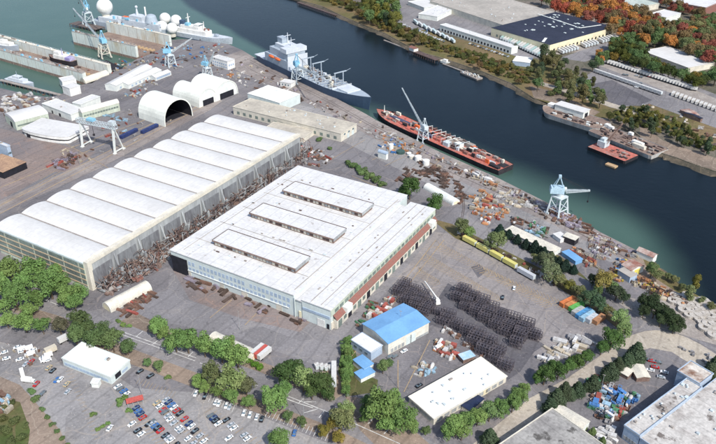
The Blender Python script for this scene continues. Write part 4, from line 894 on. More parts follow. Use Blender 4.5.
hd = hpx((135, 57), 46)
DD2 = drydock('short_drydock', 'short floating drydock with tall panelled walls at the top left', (71.4, 31.4), (135, 46.5), (163, 33.3), hd, wt=3.2, seed=2)
# ------------------------------------------------------------------ ships
def hull(S, B_, beam, fb, label, name, hm, dm, bow=.3, sheer=2, group=None, blunt=False, stern=.75, keel=WL):
    a = P(*S, 0); b = P(*B_, 0); d = b-a; L = d.length; ang = math.atan2(d.y, d.x)
    t = empty(name, (a.x, a.y, keel), ang, label, 'ship' if not blunt else 'barge', group)
    n = 26; vs = []
    def wd(x, low):
        f = 1.0
        if x > 1-bow: q = (x-(1-bow))/bow; f = max(1e-4, math.cos(q*math.pi/2))**(.75 if not low else 1.1)
        if x < .12: f = min(f, stern+(1-stern)*math.sin(x/.12*math.pi/2))
        if blunt: f = .93 if (x < .02 or x > .98) else 1
        return max(f, .015)*beam/2*(1 if not low else .93)
    for i in range(n+1):
        x = i/n; xl = x*L; zs = fb+sheer*max(0, (x-.6)/.4)**2
        xb = xl - (0 if blunt else max(0, x-.8)*L*.09) ; 
        vs += [(xb, -wd(x, 1), -1), (xl, -wd(x, 0), zs), (xl, wd(x, 0), zs), (xb, wd(x, 1), -1)]
    fs = []
    for i in range(n):
        o = 4*i; fs += [(o, o+4, o+5, o+1), (o+2, o+6, o+7, o+3), (o+3, o+7, o+4, o)]
    fs += [(0, 1, 2, 3), (4*n+3, 4*n+2, 4*n+1, 4*n)]
    MB().add(vs, fs).build('hull', hm, t)
    dk = []
    for i in range(n+1):
        x = i/n; zs = fb+sheer*max(0, (x-.6)/.4)**2-.35; dk += [(x*L*.998+.05, -wd(x, 0)*.97, zs), (x*L*.998+.05, wd(x, 0)*.97, zs)]
    MB().add(dk, [(2*i, 2*i+2, 2*i+3, 2*i+1) for i in range(n)]).build('deck', dm, t)
    return t, L
def pt(t, nm, m, *boxes):
    b = MB()
    for x in boxes: b.box(*x)
    return b.build(nm, m, t)
def lattice(t, nm, m, p, q, w0, w1, n=10, r=.22):
    p = Vector(p); q = Vector(q); d = (q-p).normalized(); u = d.cross(Vector((0, 0, 1)))
    if u.length < .05: u = Vector((1, 0, 0))
    u.normalize(); v = d.cross(u); b = MB(); prev = None
    for i in range(n+1):
        c = p+(q-p)*i/n; w_ = (w0+(w1-w0)*i/n)/2; cs = [c+u*w_+v*w_, c-u*w_+v*w_, c-u*w_-v*w_, c+u*w_-v*w_]
        if prev:
            for k in range(4): b.bar(prev[k], cs[k], r*1.5); b.bar(prev[k], cs[(k+1) % 4], r)
        for k in range(4): b.bar(cs[k], cs[(k+1) % 4], r)
        prev = cs
    return b.build(nm, m, t)
# naval supply ship
t, L = hull((264, 58), (371, 108), 27, 10, 'large grey supply ship with blue hull and orange lifeboat moored at the quay', 'supply_ship', NAVY, SHIPG, bow=.33, sheer=4)
k = L/206
pt(t, 'helideck', SHIPL, (0, -12, 9.2, 24*k, 12, 10))
pt(t, 'superstructure', SHIPG, (26*k, -13, 8.7, 74*k, 12.5, 19), (34*k, -11, 19, 72*k, 11, 26.5))
pt(t, 'bridge', SHIPL, (60*k, -13, 26.51, 72.5*k, 13, 31), (40*k, -7, 26.51, 59.9*k, 8, 31))
pt(t, 'bridge_window', GLASS, (71.01*k, -12, 26.3, 71.2*k, 12, 27.8))
pt(t, 'front_bulkhead', SHIPL, (74.01*k, -12.8, 9, 74.6*k, 12.3, 24))
MB().ob((44*k, 0, 32), (9, 7, 8)).ob((44*k, 0, 36.4), (10, 7.6, .8)).build('funnel', SHIPG, t)
MB().bar((50*k, 3, 28), (50*k, 3, 42), 1.2, .5).bar((50*k, -1, 39), (50*k, 7, 39), .5).build('mast', SHIPL, t)
MB().bar((62*k, 0, 29), (62*k, 0, 40), .9, .4).bar((62*k, -5, 37), (62*k, 5, 37), .4).build('mast', SHIPL, t)
for x in (36, 46, 56): pt(t, 'vent_house', SHIPL, (x*k, 9, 19, (x+5)*k, 12, 22))
for i, x in enumerate((42, 55)):
    o_ = MB(); o_.sphere((0, 0, 0), 1.6, 12); vs = [(v[0]*3.4+x*k, v[1]-13.9, v[2]+17.5) for v in o_.v]; o_.v = vs; o_.build('lifeboat', ORANGE, t, True)
for x, y in ((92, 1), (112, 1), (152, 1)):
    MB().bar((x*k, -5, 8.7), (x*k, -5, 25), .8).bar((x*k, 5, 8.7), (x*k, 5, 25), .8).bar((x*k, -6, 24.5), (x*k, 9, 24.5), .9).bar((x*k, 9, 24.5), (x*k+3, 12, 27), .4).build('kingpost', SHIPG, t)
rnd = random.Random(5)
for i in range(44):
    x = rnd.uniform(80, 150)*k; y = rnd.uniform(-10, 10); sz = rnd.uniform(1.5, 4)
    pt(t, 'deck_machinery', rnd.choice([SHIPG, GREYW, SHIPL, RUST, BLACK, RUSTD, CREAM2]), (x, y, 8.7, x+sz*1.3, y+sz*.7, 8.7+rnd.uniform(1, 5)))
MB().cyl((84*k, 4, 8.7), 3.2, 5, 14).build('storage_tank', CREAM2, t)
for i in range(10):
    x = 84*k+i*7; MB().bar((x, -12, 12), (x+6, 11, 12), .5).bar((x, -12, 8.7), (x, -12, 12), .4).bar((x+6, 11, 8.7), (x+6, 11, 12), .4).build('deck_pipe', GREYW, t)
pt(t, 'forecastle', SHIPL, (160*k, -8, 8.7, 178*k, 8, 12.5)); pt(t, 'winch', BLACK, (182*k, -3, 9.5, 186*k, 3, 11.5))
pt(t, 'breakwater', SHIPL, (156*k, -12, 8.7, 157*k, 12, 12))
# white and grey patrol ship at the top
t, L = hull((172, 31), (233, 42), 17, 6, 'white and grey ship with a tall mast berthed at the top of the yard', 'patrol_ship', mat('ship_pale', (.5, .55, .6), (.42, .47, .52), .1), SHIPL, bow=.35, sheer=2.5)
pt(t, 'hull_stripe', NAVY, (L*.02, -8.75, -.9, L*.62, -8.45, .9)); pt(t, 'superstructure', WHITE, (L*.12, -6, 5.6, L*.62, 6, 11), (L*.2, -5, 11, L*.5, 5, 15), (L*.42, -4.5, 15, L*.5, 4.5, 18))
MB().bar((L*.3, 0, 15), (L*.3, 0, 29), 2, .6).bar((L*.3, -4, 24), (L*.3, 4, 24), .5).build('mast', WHITE, t)
MB().ob((L*.2, 0, 16.5), (6, 5, 6)).build('funnel', NAVY, t)
MB().bar((L*.55, 0, 11), (L*.55, 0, 22), 1.2, .5).build('mast', WHITE, t)
pt(t, 'bridge_window', GLASS, (L*.5, -4, 16.2, L*.503, 4, 17.4)); pt(t, 'crane_house', SKYB, (L*.28, -5, 15, L*.34, 0, 18)); pt(t, 'gun_house', SHIPG, (L*.72, -2, 6.5, L*.77, 2, 9))
for i in range(12):
    x = rnd.uniform(.1, .66)*L; y = rnd.uniform(-5, 4); pt(t, 'deck_machinery', rnd.choice([WHITE, SHIPG, REDR]), (x, y, 11, x+2.5, y+2, 12.5+rnd.random()*2))
# grey ship with the great radome beyond the short drydock
t, L = hull((96, 23), (168, 36), 18, 9, 'grey ship lying beyond the tall drydock wall, carrying one huge white radome', 'radar_ship', SHIPG, SHIPG, bow=.25)
pt(t, 'superstructure', SHIPL, (L*.45, -7, 8.6, L*.95, 7, 17), (L*.55, -6, 17, L*.72, 6, 23), (L*.12, -8, 8.6, L*.4, 8, 15))
MB().cyl((L*.8, 0, 17), 8, 6, 20, 6.5).sphere((L*.8, 0, 23), 6.6, 16, .6).build('domed_house', SHIPG, t)
MB().bar((L*.62, 0, 23), (L*.62, 0, 32), 4, 1.2, 8).sphere((L*.62, 0, 33), 1.8, 10).build('mast', SHIPL, t); MB().bar((L*.72, 2, 17), (L*.72, 2, 34), 2.4, 2, 8).build('mast', WHITE, t)
pt(t, 'red_tank', ORANGE, (L*.44, -5, 17, L*.5, 0, 19.5)); pt(t, 'blue_container', SKYB, (L*.5, -7.5, 17, L*.55, -3, 19))
r0 = 7.4*mpp(113.5, 13); MB().cyl((L*.17, 0, 15), 5, 3, 18).build('radome_base', CREAM2, t); MB().sphere((L*.17, 0, 17+r0*.95), r0, 32).build('radome', WHITE, t, True)
for i in range(16):
    x = rnd.uniform(.3, .95)*L; y = rnd.uniform(-7.5, -5); pt(t, 'deck_machinery', rnd.choice([WHITE, SHIPG, SHIPL, SKYB]), (x, y, 15, x+2.5, y+2, 17.5+rnd.random()*3))
# cluster of radomes on the quay
for i, (x, y, nm) in enumerate(((165, 18.5, 'back left'), (176, 20.5, 'back right'), (162, 26.5, 'front left'), (172, 28.5, 'front right'))):
    r0 = 5.4*mpp(x, y); q = P(x, y, r0+3)
    t = empty('radome', (q.x, q.y, 0), 0, nm+' white sphere of the four standing together by the quay corner', 'radome', 'four white radomes by the quay corner')
    MB().cyl((0, 0, 0), r0*.55, 3+r0*.2, 18).build('base_ring', CREAM2, t); MB().sphere((0, 0, r0+3), r0, 28).build('dome', WHITE, t, True)
# tug in the long drydock
def on_dock(px, py): return px, py
t, L = hull((76, 66), (50, 60.5), 11, 4.5, 'small ship with white wheelhouse and lilac tarps inside the long drydock', 'docked_ship', BLACK, RUST, bow=.4, sheer=1.5, keel=1.5)
pt(t, 'deckhouse', WHITE, (L*.3, -4, 4, L*.72, 4, 8)); pt(t, 'wheelhouse', WHITE, (L*.5, -3, 8, L*.7, 3, 11.5)); pt(t, 'tarpaulin', PURP, (L*.08, -4.5, 4.2, L*.28, 4, 7.5))
MB().bar((L*.45, 0, 8), (L*.45, 0, 16), .7, .3).build('mast', PURP, t); pt(t, 'wheelhouse_window', GLASS, (L*.7, -2.6, 9.6, L*.705, 2.6, 10.8))
t, L = hull((-14, 45), (20, 51.5), 10, 4, 'grey vessel at the left edge inside the long drydock', 'docked_vessel', SHIPG, SHIPL, bow=.35, keel=1.5)
pt(t, 'deckhouse', WHITE, (L*.3, -3.5, 3.5, L*.8, 3.5, 7), (L*.5, -2.5, 7, L*.65, 2.5, 9.5)); MB().bar((L*.4, 0, 7), (L*.4, 0, 14), .5, .2).build('mast', SHIPG, t)
t, L = hull((7, 78.5), (34, 85), 9, 4, 'small grey patrol boat moored below the long drydock wall', 'patrol_boat', SHIPG, SHIPL, bow=.35, sheer=1.5)
pt(t, 'deckhouse', SHIPL, (L*.15, -3.4, 3.7, L*.7, 3.4, 6.5), (L*.3, -2.6, 6.5, L*.55, 2.6, 9)); MB().bar((L*.42, 0, 9), (L*.42, 0, 14), .4, .2).build('mast', SHIPG, t)
pt(t, 'bridge_window', GLASS, (L*.55, -2.2, 7.4, L*.555, 2.2, 8.5))
# the red-decked ship
t, L = hull((506, 169), (376.5, 112), 21.5, 4.6, 'long red-decked ship covered in machinery moored below the river bend', 'red_decked_ship', BLACK, REDD, bow=.2, sheer=2, stern=.85)
rnd = random.Random(12)
for i in range(98):
    x = rnd.uniform(.03, .93)*L; y = rnd.uniform(-8.6, 6.4); sx = rnd.uniform(1.2, 6.5); sy = rnd.uniform(.8, 2.4); q = rnd.random()
    m_ = REDR if q < .2 else RUSTD if q < .4 else STEEL if q < .52 else CREAM2 if q < .66 else BLACK if q < .82 else CONC if q < .94 else ORANGE
    pt(t, 'deck_machinery', m_, (x, y, 4.2, x+sx, y+sy, 4.6+rnd.uniform(.5, 3.2)))
DBL = mat('dark_blue_deck', (.06, .07, .13), (.1, .1, .14))
pt(t, 'hatch_cover', REDD, (L*.12, -7, 4.2, L*.22, 6, 5.6)); pt(t, 'hatch_cover', REDD, (L*.44, -6, 4.2, L*.52, 5, 5.8)); pt(t, 'hatch_cover', DBL, (L*.7, -3, 4.2, L*.88, 1.5, 5.4)); pt(t, 'hatch_cover', DBL, (L*.5, 2, 4.2, L*.6, 5.5, 6))
pt(t, 'deckhouse', PANELW, (L*.31, -3, 4.2, L*.35, 2, 7.6)); pt(t, 'deckhouse', CONC, (L*.26, -9, 4.2, L*.37, -5, 7.4)); pt(t, 'deckhouse', CONC, (L*.38, -2, 4.2, L*.41, 2, 7)); pt(t, 'deckhouse', STEEL, (L*.36, 3, 4.2, L*.4, 8, 7.6))
pt(t, 'raised_side', REDR, (L*.25, -9.6, 4.2, L*.62, -8.4, 6)); pt(t, 'raised_side', BLACK, (L*.01, 5, 4.2, L*.07, 8.2, 6)); pt(t, 'stern_pocket', BLACK, (L*.005, -5, 4.2, L*.05, 2, 4.6))
for x0, x1 in ((.42, .5), (.55, .66), (.27, .3)): pt(t, 'grey_deck_area', mat('grey_deck', (.3, .28, .28), (.22, .14, .13), .2, fine=.3), (L*x0, -6, 4.2, L*x1, 4, 4.5))
for i in range(9):
    x = L*(.3+.035*i); MB().bar((x, -8, 4.3), (x, -8, 8.5), .3).bar((x, -8, 8.5), (x+3, 6, 8.2), .3).bar((x+3, 6, 4.3), (x+3, 6, 8.2), .3).build('pipe_frame', [STEEL, RUST, PANELW][i % 3], t)
MB().bar((L*.93, 0, 5), (L*.93, 0, 13), .8, .3).build('mast', PANELW, t)
pt(t, 'forward_winch', CREAM2, (L*.9, -3, 5, L*.93, 2, 7))
# far side barges
PALEH = mat('pale_hull', (.42, .43, .42), (.3, .28, .26), .1, stretch=(1, 1, .3))
t, L = hull((605, 127), (543, 108), 27, 4.5, 'pale barge carrying a white-roofed shed against the far bank', 'shed_barge', PALEH, FLOORD, bow=.22, sheer=1)
pt(t, 'shed', PANELW, (L*.36, -12, 4.1, L*.82, -1, 9.6)); MB().box(L*.35, -12.6, 9.61, L*.83, -.4, 10).build('shed_roof', ROOFW, t)
pt(t, 'cabin', WHITE, (L*.86, -9, 4.1, L*.96, -3, 7.5)); pt(t, 'shed_door', D, (L*.355, -9, 4.1, L*.359, -4, 8))
for i in range(34):
    x = rnd.uniform(.03, .75)*L; y = rnd.uniform(-1, 11); pt(t, 'deck_gear', rnd.choice([RUST, RUSTD, CONC, BLACK, PANELW]), (x, y, 4.1, x+rnd.uniform(1, 5), y+1.4, 4.1+rnd.uniform(.5, 2)))
t, L = hull((597, 128), (660, 153), 25, 3.6, 'rusty deck barge loaded with gear beside the far bank', 'rusty_barge', PALEH, FLOORD, blunt=True, sheer=0)
for i in range(70):
    x = rnd.uniform(.03, .93)*L; y = rnd.uniform(-11, 9); pt(t, 'deck_gear', rnd.choice([RUST, RUSTD, RUST, CONC, BLACK, FLOORD]), (x, y, 3.2, x+rnd.uniform(1, 6), y+rnd.uniform(.6, 2), 3.2+rnd.uniform(.4, 1.8)))
pt(t, 'white_tent', WHITE, (L*.03, 7, 3.2, L*.1, 11, 6)); pt(t, 'white_tent', WHITE, (L*.11, 6, 3.2, L*.18, 9, 6)); pt(t, 'cream_tent', CREAM2, (L*.66, -8, 3.2, L*.84, -4.6, 6.3)); pt(t, 'white_tent', WHITE, (L*.6, -3.6, 3.2, L*.76, 0, 6.3))
pt(t, 'white_cabin', WHITE, (L*.4, 9, 3.2, L*.46, 12, 6))
t, L = hull((594.5, 143.5), (632, 158), 20, 3, 'red crane barge with a pale blue crane beside the rusty barge', 'crane_barge', BLACK, REDD, blunt=True, sheer=0)
pt(t, 'crane_house', STEEL, (L*.12, -3, 3.8, L*.32, 4, 8.5), (L*.17, -2, 8.5, L*.27, 3, 11)); MB().cyl((L*.22, 0, 2.6), 3, 1.3, 14).build('turntable', STEEL, t)
lattice(t, 'boom', RUST, (L*.3, 0, 7), (L*.36, 16, 22), 1.6, .6, 8, .15); MB().bar((L*.2, -2, 8), (L*.16, 1, 15), .4).bar((L*.2, 3, 8), (L*.16, 1, 15), .4).bar((L*.16, 1, 15), (L*.36, 16, 22), .12).build('gantry_frame', RUST, t)
for i in range(22):
    x = rnd.uniform(.4, .95)*L; y = rnd.uniform(-6.5, 5); pt(t, 'deck_gear', rnd.choice([REDR, RUSTD, CONC, BLACK]), (x, y, 2.6, x+rnd.uniform(1, 4), y+1.2, 2.6+rnd.uniform(.4, 1.5)))
t, L = hull((607, 161), (617, 164.5), 5, 1.2, 'tiny tan work float beside the red crane barge', 'work_float', TANK, TANK, blunt=True, sheer=0)
t, L = hull((463, 70), (480, 77), 9, 1.6, 'low grey float with gear near the far bank', 'grey_float', CONC, CONC, blunt=True, sheer=0)
for i in range(14):
    x = rnd.uniform(.05, .9)*L; y = rnd.uniform(-4, 3); pt(t, 'deck_gear', rnd.choice([CONC, STEEL, CREAM2]), (x, y, 1.2, x+rnd.uniform(1, 3), y+1.2, 1.2+rnd.uniform(.6, 2)))
t, L = hull((384, 38), (405, 46), 2.5, .8, 'narrow floating boom left of the far pier', 'floating_boom', CONC, CONC, blunt=True, sheer=0)
t, L = hull((443, 61.5), (463, 69), 2.5, .9, 'narrow floating walkway right of the far pier', 'floating_walkway', CONC, CONC, blunt=True, sheer=0)
t, L = hull((441, 59), (450, 61.5), 5, 2, 'small white launch moored at the end of the far pier', 'launch', PANELW, CREAM2, bow=.4, sheer=.5); pt(t, 'cabin', WHITE, (L*.3, -1.5, 1.6, L*.7, 1.5, 4))
def pier(name, label, a, b, wd, m, z=0, n=12, kind=None):
    p, q = P(*a), P(*b); d = q-p; t = empty(name, (p.x, p.y, 0), math.atan2(d.y, d.x), label, 'pier'); L = d.length
    MB().box(0, -wd/2, z-.6, L, wd/2, z).build('deck', m, t)
    for i in range(n+1):
        for y in (-wd/2+.3, wd/2-.3): MB().bar((L*i/n*.98+.5, y, WL-2), (L*i/n*.98+.5, y, z-.62), .7, .7, 7).build('pile', RUSTD, t)
    return t, L
t, L = pier('timber_pier', 'dark timber pier with a small red-roofed hut off the far bank', (411, 50), (437, 60), 7, RUSTD, .5, 12)
pt(t, 'hut', WHITE, (.5, -3.4, .5, 9, 3.4, 4)); MB().add([(0,-3.8,4),(9.5,-3.8,4),(9.5,3.8,4),(0,3.8,4),(0,0,5.8),(9.5,0,5.8)], [(0,1,5,4),(2,3,4,5),(1,2,5),(3,0,4),(0,3,2,1)]).build('hut_roof', REDR, t)
t, L = pier('bulkhead_pier', 'line of dark piles against the far bank at the top edge', (298, 2), (336, 15), 4, RUSTD, .2, 26)
t, L = pier('crane_pier', 'dark pier standing in the water under the topmost blue crane', (74, 23), (100, 29), 15, mat('pier_deck', (.15, .12, .11)), 1, 8)
t, L = pier('slipway_ramp', 'dark sloping ramp at the right end of the long drydock', (101, 62), (117, 70), 14, BLACK, .6, 4)
t, L = pier('finger_pier', 'thin concrete finger pier in the basin beside the small patrol boat', (0, 80), (60, 95), 4, CONC, .5, 14)
t, L = pier('boat_ramp_conveyor', 'narrow dark jetty beside the gravel slope at the right', (703, 152), (716, 145), 3, RUSTD, 1.5, 4)
# ------------------------------------------------------------------ cranes
def crane(px, py, s, tip, label, legs=STEEL, boom=STEEL, house=SKYB, z0=0, bh=0):
    b = P(px, py, z0); tp = P(*tip); t = empty('portal_crane', b, R(-52), label, 'crane', 'blue-headed portal cranes of the yard')
    inv = Matrix.Rotation(R(52), 3, 'Z'); w_ = 4.6*s; hh = 12*s
    for x in (-1, 1):
        for y in (-1, 1):
            MB().bar((x*w_, y*w_, 0), (x*w_*.72, y*w_*.72, hh), 1.1*s, .8*s).box(x*w_-1.6*s, y*w_-.5*s, 0, x*w_+1.6*s, y*w_+.5*s, 1.2*s).build('leg', legs, t)
    br = MB()
    for i, ((x0, y0), (x1, y1)) in enumerate((((-1, -1), (1, -1)), ((1, -1), (1, 1)), ((1, 1), (-1, 1)), ((-1, 1), (-1, -1)))):
        f = lambda q: q*w_*(1-.28*.35); g = lambda q: q*w_*.76
        MB().bar((f(x0), f(y0), hh*.35), (f(x1), f(y1), hh*.35), .5*s).bar((f(x0), f(y0), hh*.35), (g(x1), g(y1), hh*.85), .35*s).bar((f(x1), f(y1), hh*.35), (g(x0), g(y0), hh*.85), .35*s).build('brace', legs, t)
    MB().box(-w_*.8, -w_*.8, hh, w_*.8, w_*.8, hh+.9*s).build('platform', legs, t)
    MB().cyl((0, 0, hh+.9*s), 2.2*s, 2.2*s, 14).build('turntable', legs, t)
    d = inv @ (tp-b); a = math.atan2(d.y, d.x); hz = hh+3.1*s
    u = Vector((math.cos(a), math.sin(a), 0)); v = Vector((-u.y, u.x, 0))
    MB().ob(tuple(-u*2*s+Vector((0, 0, hz+2*s))), (8*s, 4.6*s, 4*s), a).ob(tuple(-u*5.2*s+Vector((0, 0, hz+1.6*s))), (2.4*s, 5*s, 3*s), a).build('machinery_house', house, t)
    MB().ob(tuple(u*2.9*s+v*1.6*s+Vector((0, 0, hz+1.6*s))), (1.8*s, 1.6*s, 2.2*s), a).build('cab', PANELW, t)
    mz = hz+11*s; top = -u*1.5*s+Vector((0, 0, mz)); ms = MB()
    for e in (-1, 1):
        ms.bar(u*1.2*s+v*e*1.8*s+Vector((0, 0, hz+3.9*s)), top+v*e*.4*s, .5*s).bar(-u*4.5*s+v*e*1.8*s+Vector((0, 0, hz+3.9*s)), top+v*e*.4*s, .4*s)
    ms.ob(tuple(top), (1.6*s, 1.8*s, 1.4*s), a); ms.build('mast', house, t)
    root = u*3.2*s+Vector((0, 0, hz+1*s)); lattice(t, 'boom', boom, root, d, 1.7*s, .7*s, 14, .16*s)
    MB().bar(top, root+(d-root)*.96, .16*s).bar(top, root+(d-root)*.7, .12*s).build('boom_cable', BLACK, t)
    hk = root+(d-root)*.985; MB().bar(hk, hk-Vector((0, 0, 7*s)), .1*s).ob(tuple(hk-Vector((0, 0, 7.5*s))), (.7*s, .7*s, 1.2*s)).build('hook', BLACK, t)
crane(89, 24.5, 1.25, (77, -5, 48), 'topmost crane, standing on its own dark pier at the upper left', z0=1)
crane(105, 57, 1.15, (73, 8.5, 38), 'blue-headed crane at the short drydock with a long boom raised to the left', legs=CREAM2)
crane(171, 66, 1.0, (192, 38, 30), 'blue-headed crane with a short boom, right of the three white warehouses')
crane(208, 78, .9, (214, 52, 30), 'blue-headed crane between the hangars and the white office block')
crane(298, 82, 1.1, (318, 75, 32), 'blue-headed crane on the quay beside the grey supply ship')
crane(423, 141, .8, (402, 88, 34), 'crane with a long boom reaching over the red-decked ship', house=STEEL)
crane(557, 214, 1.15, (590, 190.5, 20), 'pale crane at the quay edge with its boom over the water, right of centre', house=mat('pale_blue_paint', (.42, .58, .68)))
def gantry():
    a, b = P(82.5, 147), P(115, 154); d = b-a; h = hpx((82.5, 147), 121.5); t = empty('gantry_crane', a, math.atan2(d.y, d.x), 'white gantry crane spanning the open yard left of the great shed', 'crane'); L = d.length
    w_ = 11
    lattice(t, 'girder', STEEL, (-3, w_*.3, h), (L+3, w_*.3, h), 3.2, 3.2, 14, .28)
    for x in (0, L):
        MB().bar((x, 0, 0), (x, w_*.25, h-1.6), 1.3, 1.7).box(x-1, -1.4, 0, x+1, 1.4, 1).build('leg', PANELW, t)
        MB().bar((x, w_, 0), (x, w_*.35, h-1.6), .9, .9).box(x-1, w_-1.4, 0, x+1, w_+1.4, 1).build('leg', PANELW, t)
        MB().bar((x, 0, 1.5), (x, w_, 1.5), .8).build('sill_beam', PANELW, t)
    MB().ob((L*.35, w_*.3, h+2.6), (7, 4, 2)).build('trolley', SKYB, t); MB().ob((L-.5, w_*.3, h+3.2), (5, 4, 3.2)).build('machinery_house', STEEL, t)
    MB().bar((L*.35, w_*.3, h), (L*.35, w_*.3, h*.55), .25).ob((L*.35, w_*.3, h*.52), (1.4, 1.4, 1.6)).build('hook', BLACK, t)
gantry()
# ------------------------------------------------------------------ vehicles
U = R(60.5); V = R(-29.5)                # the yard's two directions
VCOL = {'white': (.75,.75,.75), 'silver': (.45,.47,.5), 'black': (.02,.02,.025), 'navy blue': (.02,.04,.13), 'blue': (.05,.15,.4), 'red': (.42,.03,.03), 'grey': (.15,.16,.17), 'tan': (.5,.4,.25)}
def car_proto():
    t = empty('parked_car')
    b = MB(); sec = [(-2.25, .35, .75), (-2.2, .3, .95), (-1.2, .28, 1.0), (1.0, .28, .95), (2.1, .3, .8), (2.25, .35, .6)]
    vs = []
    for x, z0, z1 in sec: vs += [(x, -.9, z0), (x, -.85, z1), (x, .85, z1), (x, .9, z0)]
    b.add(vs, [(4*i+j, 4*i+4+j, 4*i+4+(j+1) % 4, 4*i+(j+1) % 4) for i in range(5) for j in range(4)]+[(0,1,2,3),(23,22,21,20)]); b.build('body', PAINT, t)
    MB().add([(-1.75,-.8,.97),(1.15,-.8,.94),(1.15,.8,.94),(-1.75,.8,.97),(-1.2,-.64,1.4),(.35,-.64,1.4),(.35,.64,1.4),(-1.2,.64,1.4)], [(0,3,2,1),(4,5,6,7),(0,1,5,4),(1,2,6,5),(2,3,7,6),(3,0,4,7)]).build('window', GLASS, t)
    MB().box(-1.15, -.6, 1.402, .3, .6, 1.46).build('roof', PAINT, t)
    for x in (-1.4, 1.4):
        for y in (-.86, .86): MB().bar((x, y-.1, .33), (x, y+.1, .33), .66, .66, 10).build('wheel', RUBBER, t)
    return t
def van_proto():
    t = empty('parked_van'); MB().box(-2.8, -1, .4, 1.6, 1, 2.4).add([(1.6,-1,.4),(2.9,-1,.4),(2.9,1,.4),(1.6,1,.4),(1.6,-1,2.4),(2.1,-1,1.4),(2.1,1,1.4),(1.6,1,2.4),(2.9,-1,1.1),(2.9,1,1.1)], [(0,3,2,1),(4,5,6,7),(0,1,8,5,4),(3,7,6,9,2),(1,2,9,8),(5,8,9,6),(0,4,7,3)]).build('body', PAINT, t)
    MB().add([(1.62,-.85,2.32),(2.12,-.85,1.45),(2.12,.85,1.45),(1.62,.85,2.32),(1.58,-.85,2.3),(1.58,.85,2.3)], [(0,1,2,3),(0,3,5,4)]).build('windscreen', GLASS, t)
    for x in (-1.9, 2):
        for y in (-.95, .95): MB().bar((x, y-.12, .36), (x, y+.12, .36), .72, .72, 10).build('wheel', RUBBER, t)
    return t
CARP, VANP = car_proto(), van_proto(); USEDV = set()
def inst(pr, x, y, z, rz, col, label, group, name=None, cat=None, sc_=1):
    if pr not in USEDV: USEDV.add(pr); KIDS.setdefault(pr, list(pr.children)); t = pr; ks = KIDS[pr]
    else: t = copy_tree(pr); ks = LASTKIDS
    if pr.type == 'MESH': t.color = (*col, 1)
    for c in ks: c.color = (*col, 1)
    sc_ = .93 if pr in (CARP, VANP) else sc_
    t.location = (x, y, z); t.rotation_euler = (0, 0, rz); t.scale = (sc_,)*3 if not isinstance(sc_, tuple) else sc_
    if name: t.name = name
    return tag(t, label, cat, group)
def cars(lst, rz, where, group):
    lst = sorted(lst, key=lambda q: q[0]); cnt = {}
    for q in lst: cnt[q[2]] = cnt.get(q[2], 0)+1
    seen = {}
    for q in lst:
        c = q[2]; i = seen.get(c, 0); seen[c] = i+1; v = len(q) > 3 and q[3] == 'van'
        kd = 'van' if v else 'car'
        lb = '%s %s parked %s' % (c, kd, where) if cnt[c] == 1 else '%s %s, %s %s' % (c, kd, nth(i, cnt[c]), where)
        p = P(q[0], q[1]); inst(VANP if v else CARP, p.x, p.y, .2, rz+random.choice([0, math.pi])+random.uniform(-.04, .04), VCOL[c], lb, group, cat=kd)
def ang(a, b): d = P(*b)-P(*a); return math.atan2(d.y, d.x)
A1 = ang((166, 406), (172, 402))
cars([(166,401,'silver'),(168.7,403,'navy blue'),(171.5,406,'blue'),(174,408.5,'white'),(177,411.5,'red'),(180,414.5,'black'),(184.5,420,'red'),(189,424.5,'navy blue'),(191.5,427.5,'white'),(195,432,'black'),(200,437,'silver'),(204,442,'white'),(181.5,414,'silver')][:12], A1, 'in the long centre row of the car park', 'cars in the long centre row')
cars([(157,404,'tan'),(160,407,'white'),(163,411,'red'),(165,413,'grey'),(168,417,'silver'),(170.5,420,'white')], A1, 'in the short row left of the centre row', 'cars in the short row')
cars([(136,409,'navy blue'),(138.5,412,'blue'),(140.5,415,'navy blue'),(143,418.5,'red'),(149,425,'black'),(152,423,'grey')], A1, 'just below the red canopy', 'cars below the red canopy')
cars([(132,425,'white'),(138,431.5,'black'),(141.5,435,'white')], A1, 'in the left-hand stalls near the bottom edge', 'cars near the bottom left stalls')
A2 = ang((205, 413), (213, 408))
cars([(211,416.5,'grey'),(213.5,419,'navy blue'),(216,421.5,'black'),(218.5,424.5,'white'),(226.5,421,'black'),(231,426,'silver'),(234,429,'white'),(229,439,'white'),(244.5,436,'silver'),(247.5,439.5,'white')], A2, 'in the angled rows at the bottom centre', 'cars in the angled rows')
A3 = ang((192, 395), (195, 389))
cars([(196,394.5,'white'),(205,397.5,'black'),(216,403,'white'),(219,404.5,'white'),(226.5,406.5,'white'),(230,408,'silver'),(244,414,'white'),(250,416,'white'),(257,418,'white'),(262,420,'black'),(294.5,434,'blue')], A3, 'in the stalls along the verge', 'cars in the stalls along the verge')
cars([(140,372.5,'black'),(150.5,377,'black'),(118,387.5,'white'),(120.5,389.5,'grey'),(124,392,'blue'),(126.5,395,'white')], A1, 'right of the flat-roofed office', 'cars right of the office')
cars([(53,371.5,'black'),(49,368.5,'tan'),(57,381,'blue'),(60.5,380.5,'white'),(68,392.5,'silver'),(110,429,'white'),(31.5,362.5,'red'),(26,365,'silver'),(36.5,385,'red'),(43,394,'grey'),(67,385,'tan')], A1+.4, 'in the mostly empty left car park', 'cars in the left car park')
cars([(514,289,'white'),(502.5,298.5,'black')], R(75), 'out on the open storage lot', 'cars on the storage lot')
cars([(390,357.5,'grey'),(395,357,'grey'),(404,352,'white'),(419,386.5,'black'),(438,349,'white','van')], V+1.2, 'by the blue-roofed workshop yard', 'cars in the workshop yard')
cars([(664,373,'white'),(655,368,'red'),(650,371,'white'),(645,360,'black'),(661,378,'silver'),(652,362,'red'),(658,363,'grey')], R(-20), 'beside the pair of cream-roofed sheds', 'cars by the cream-roofed sheds')
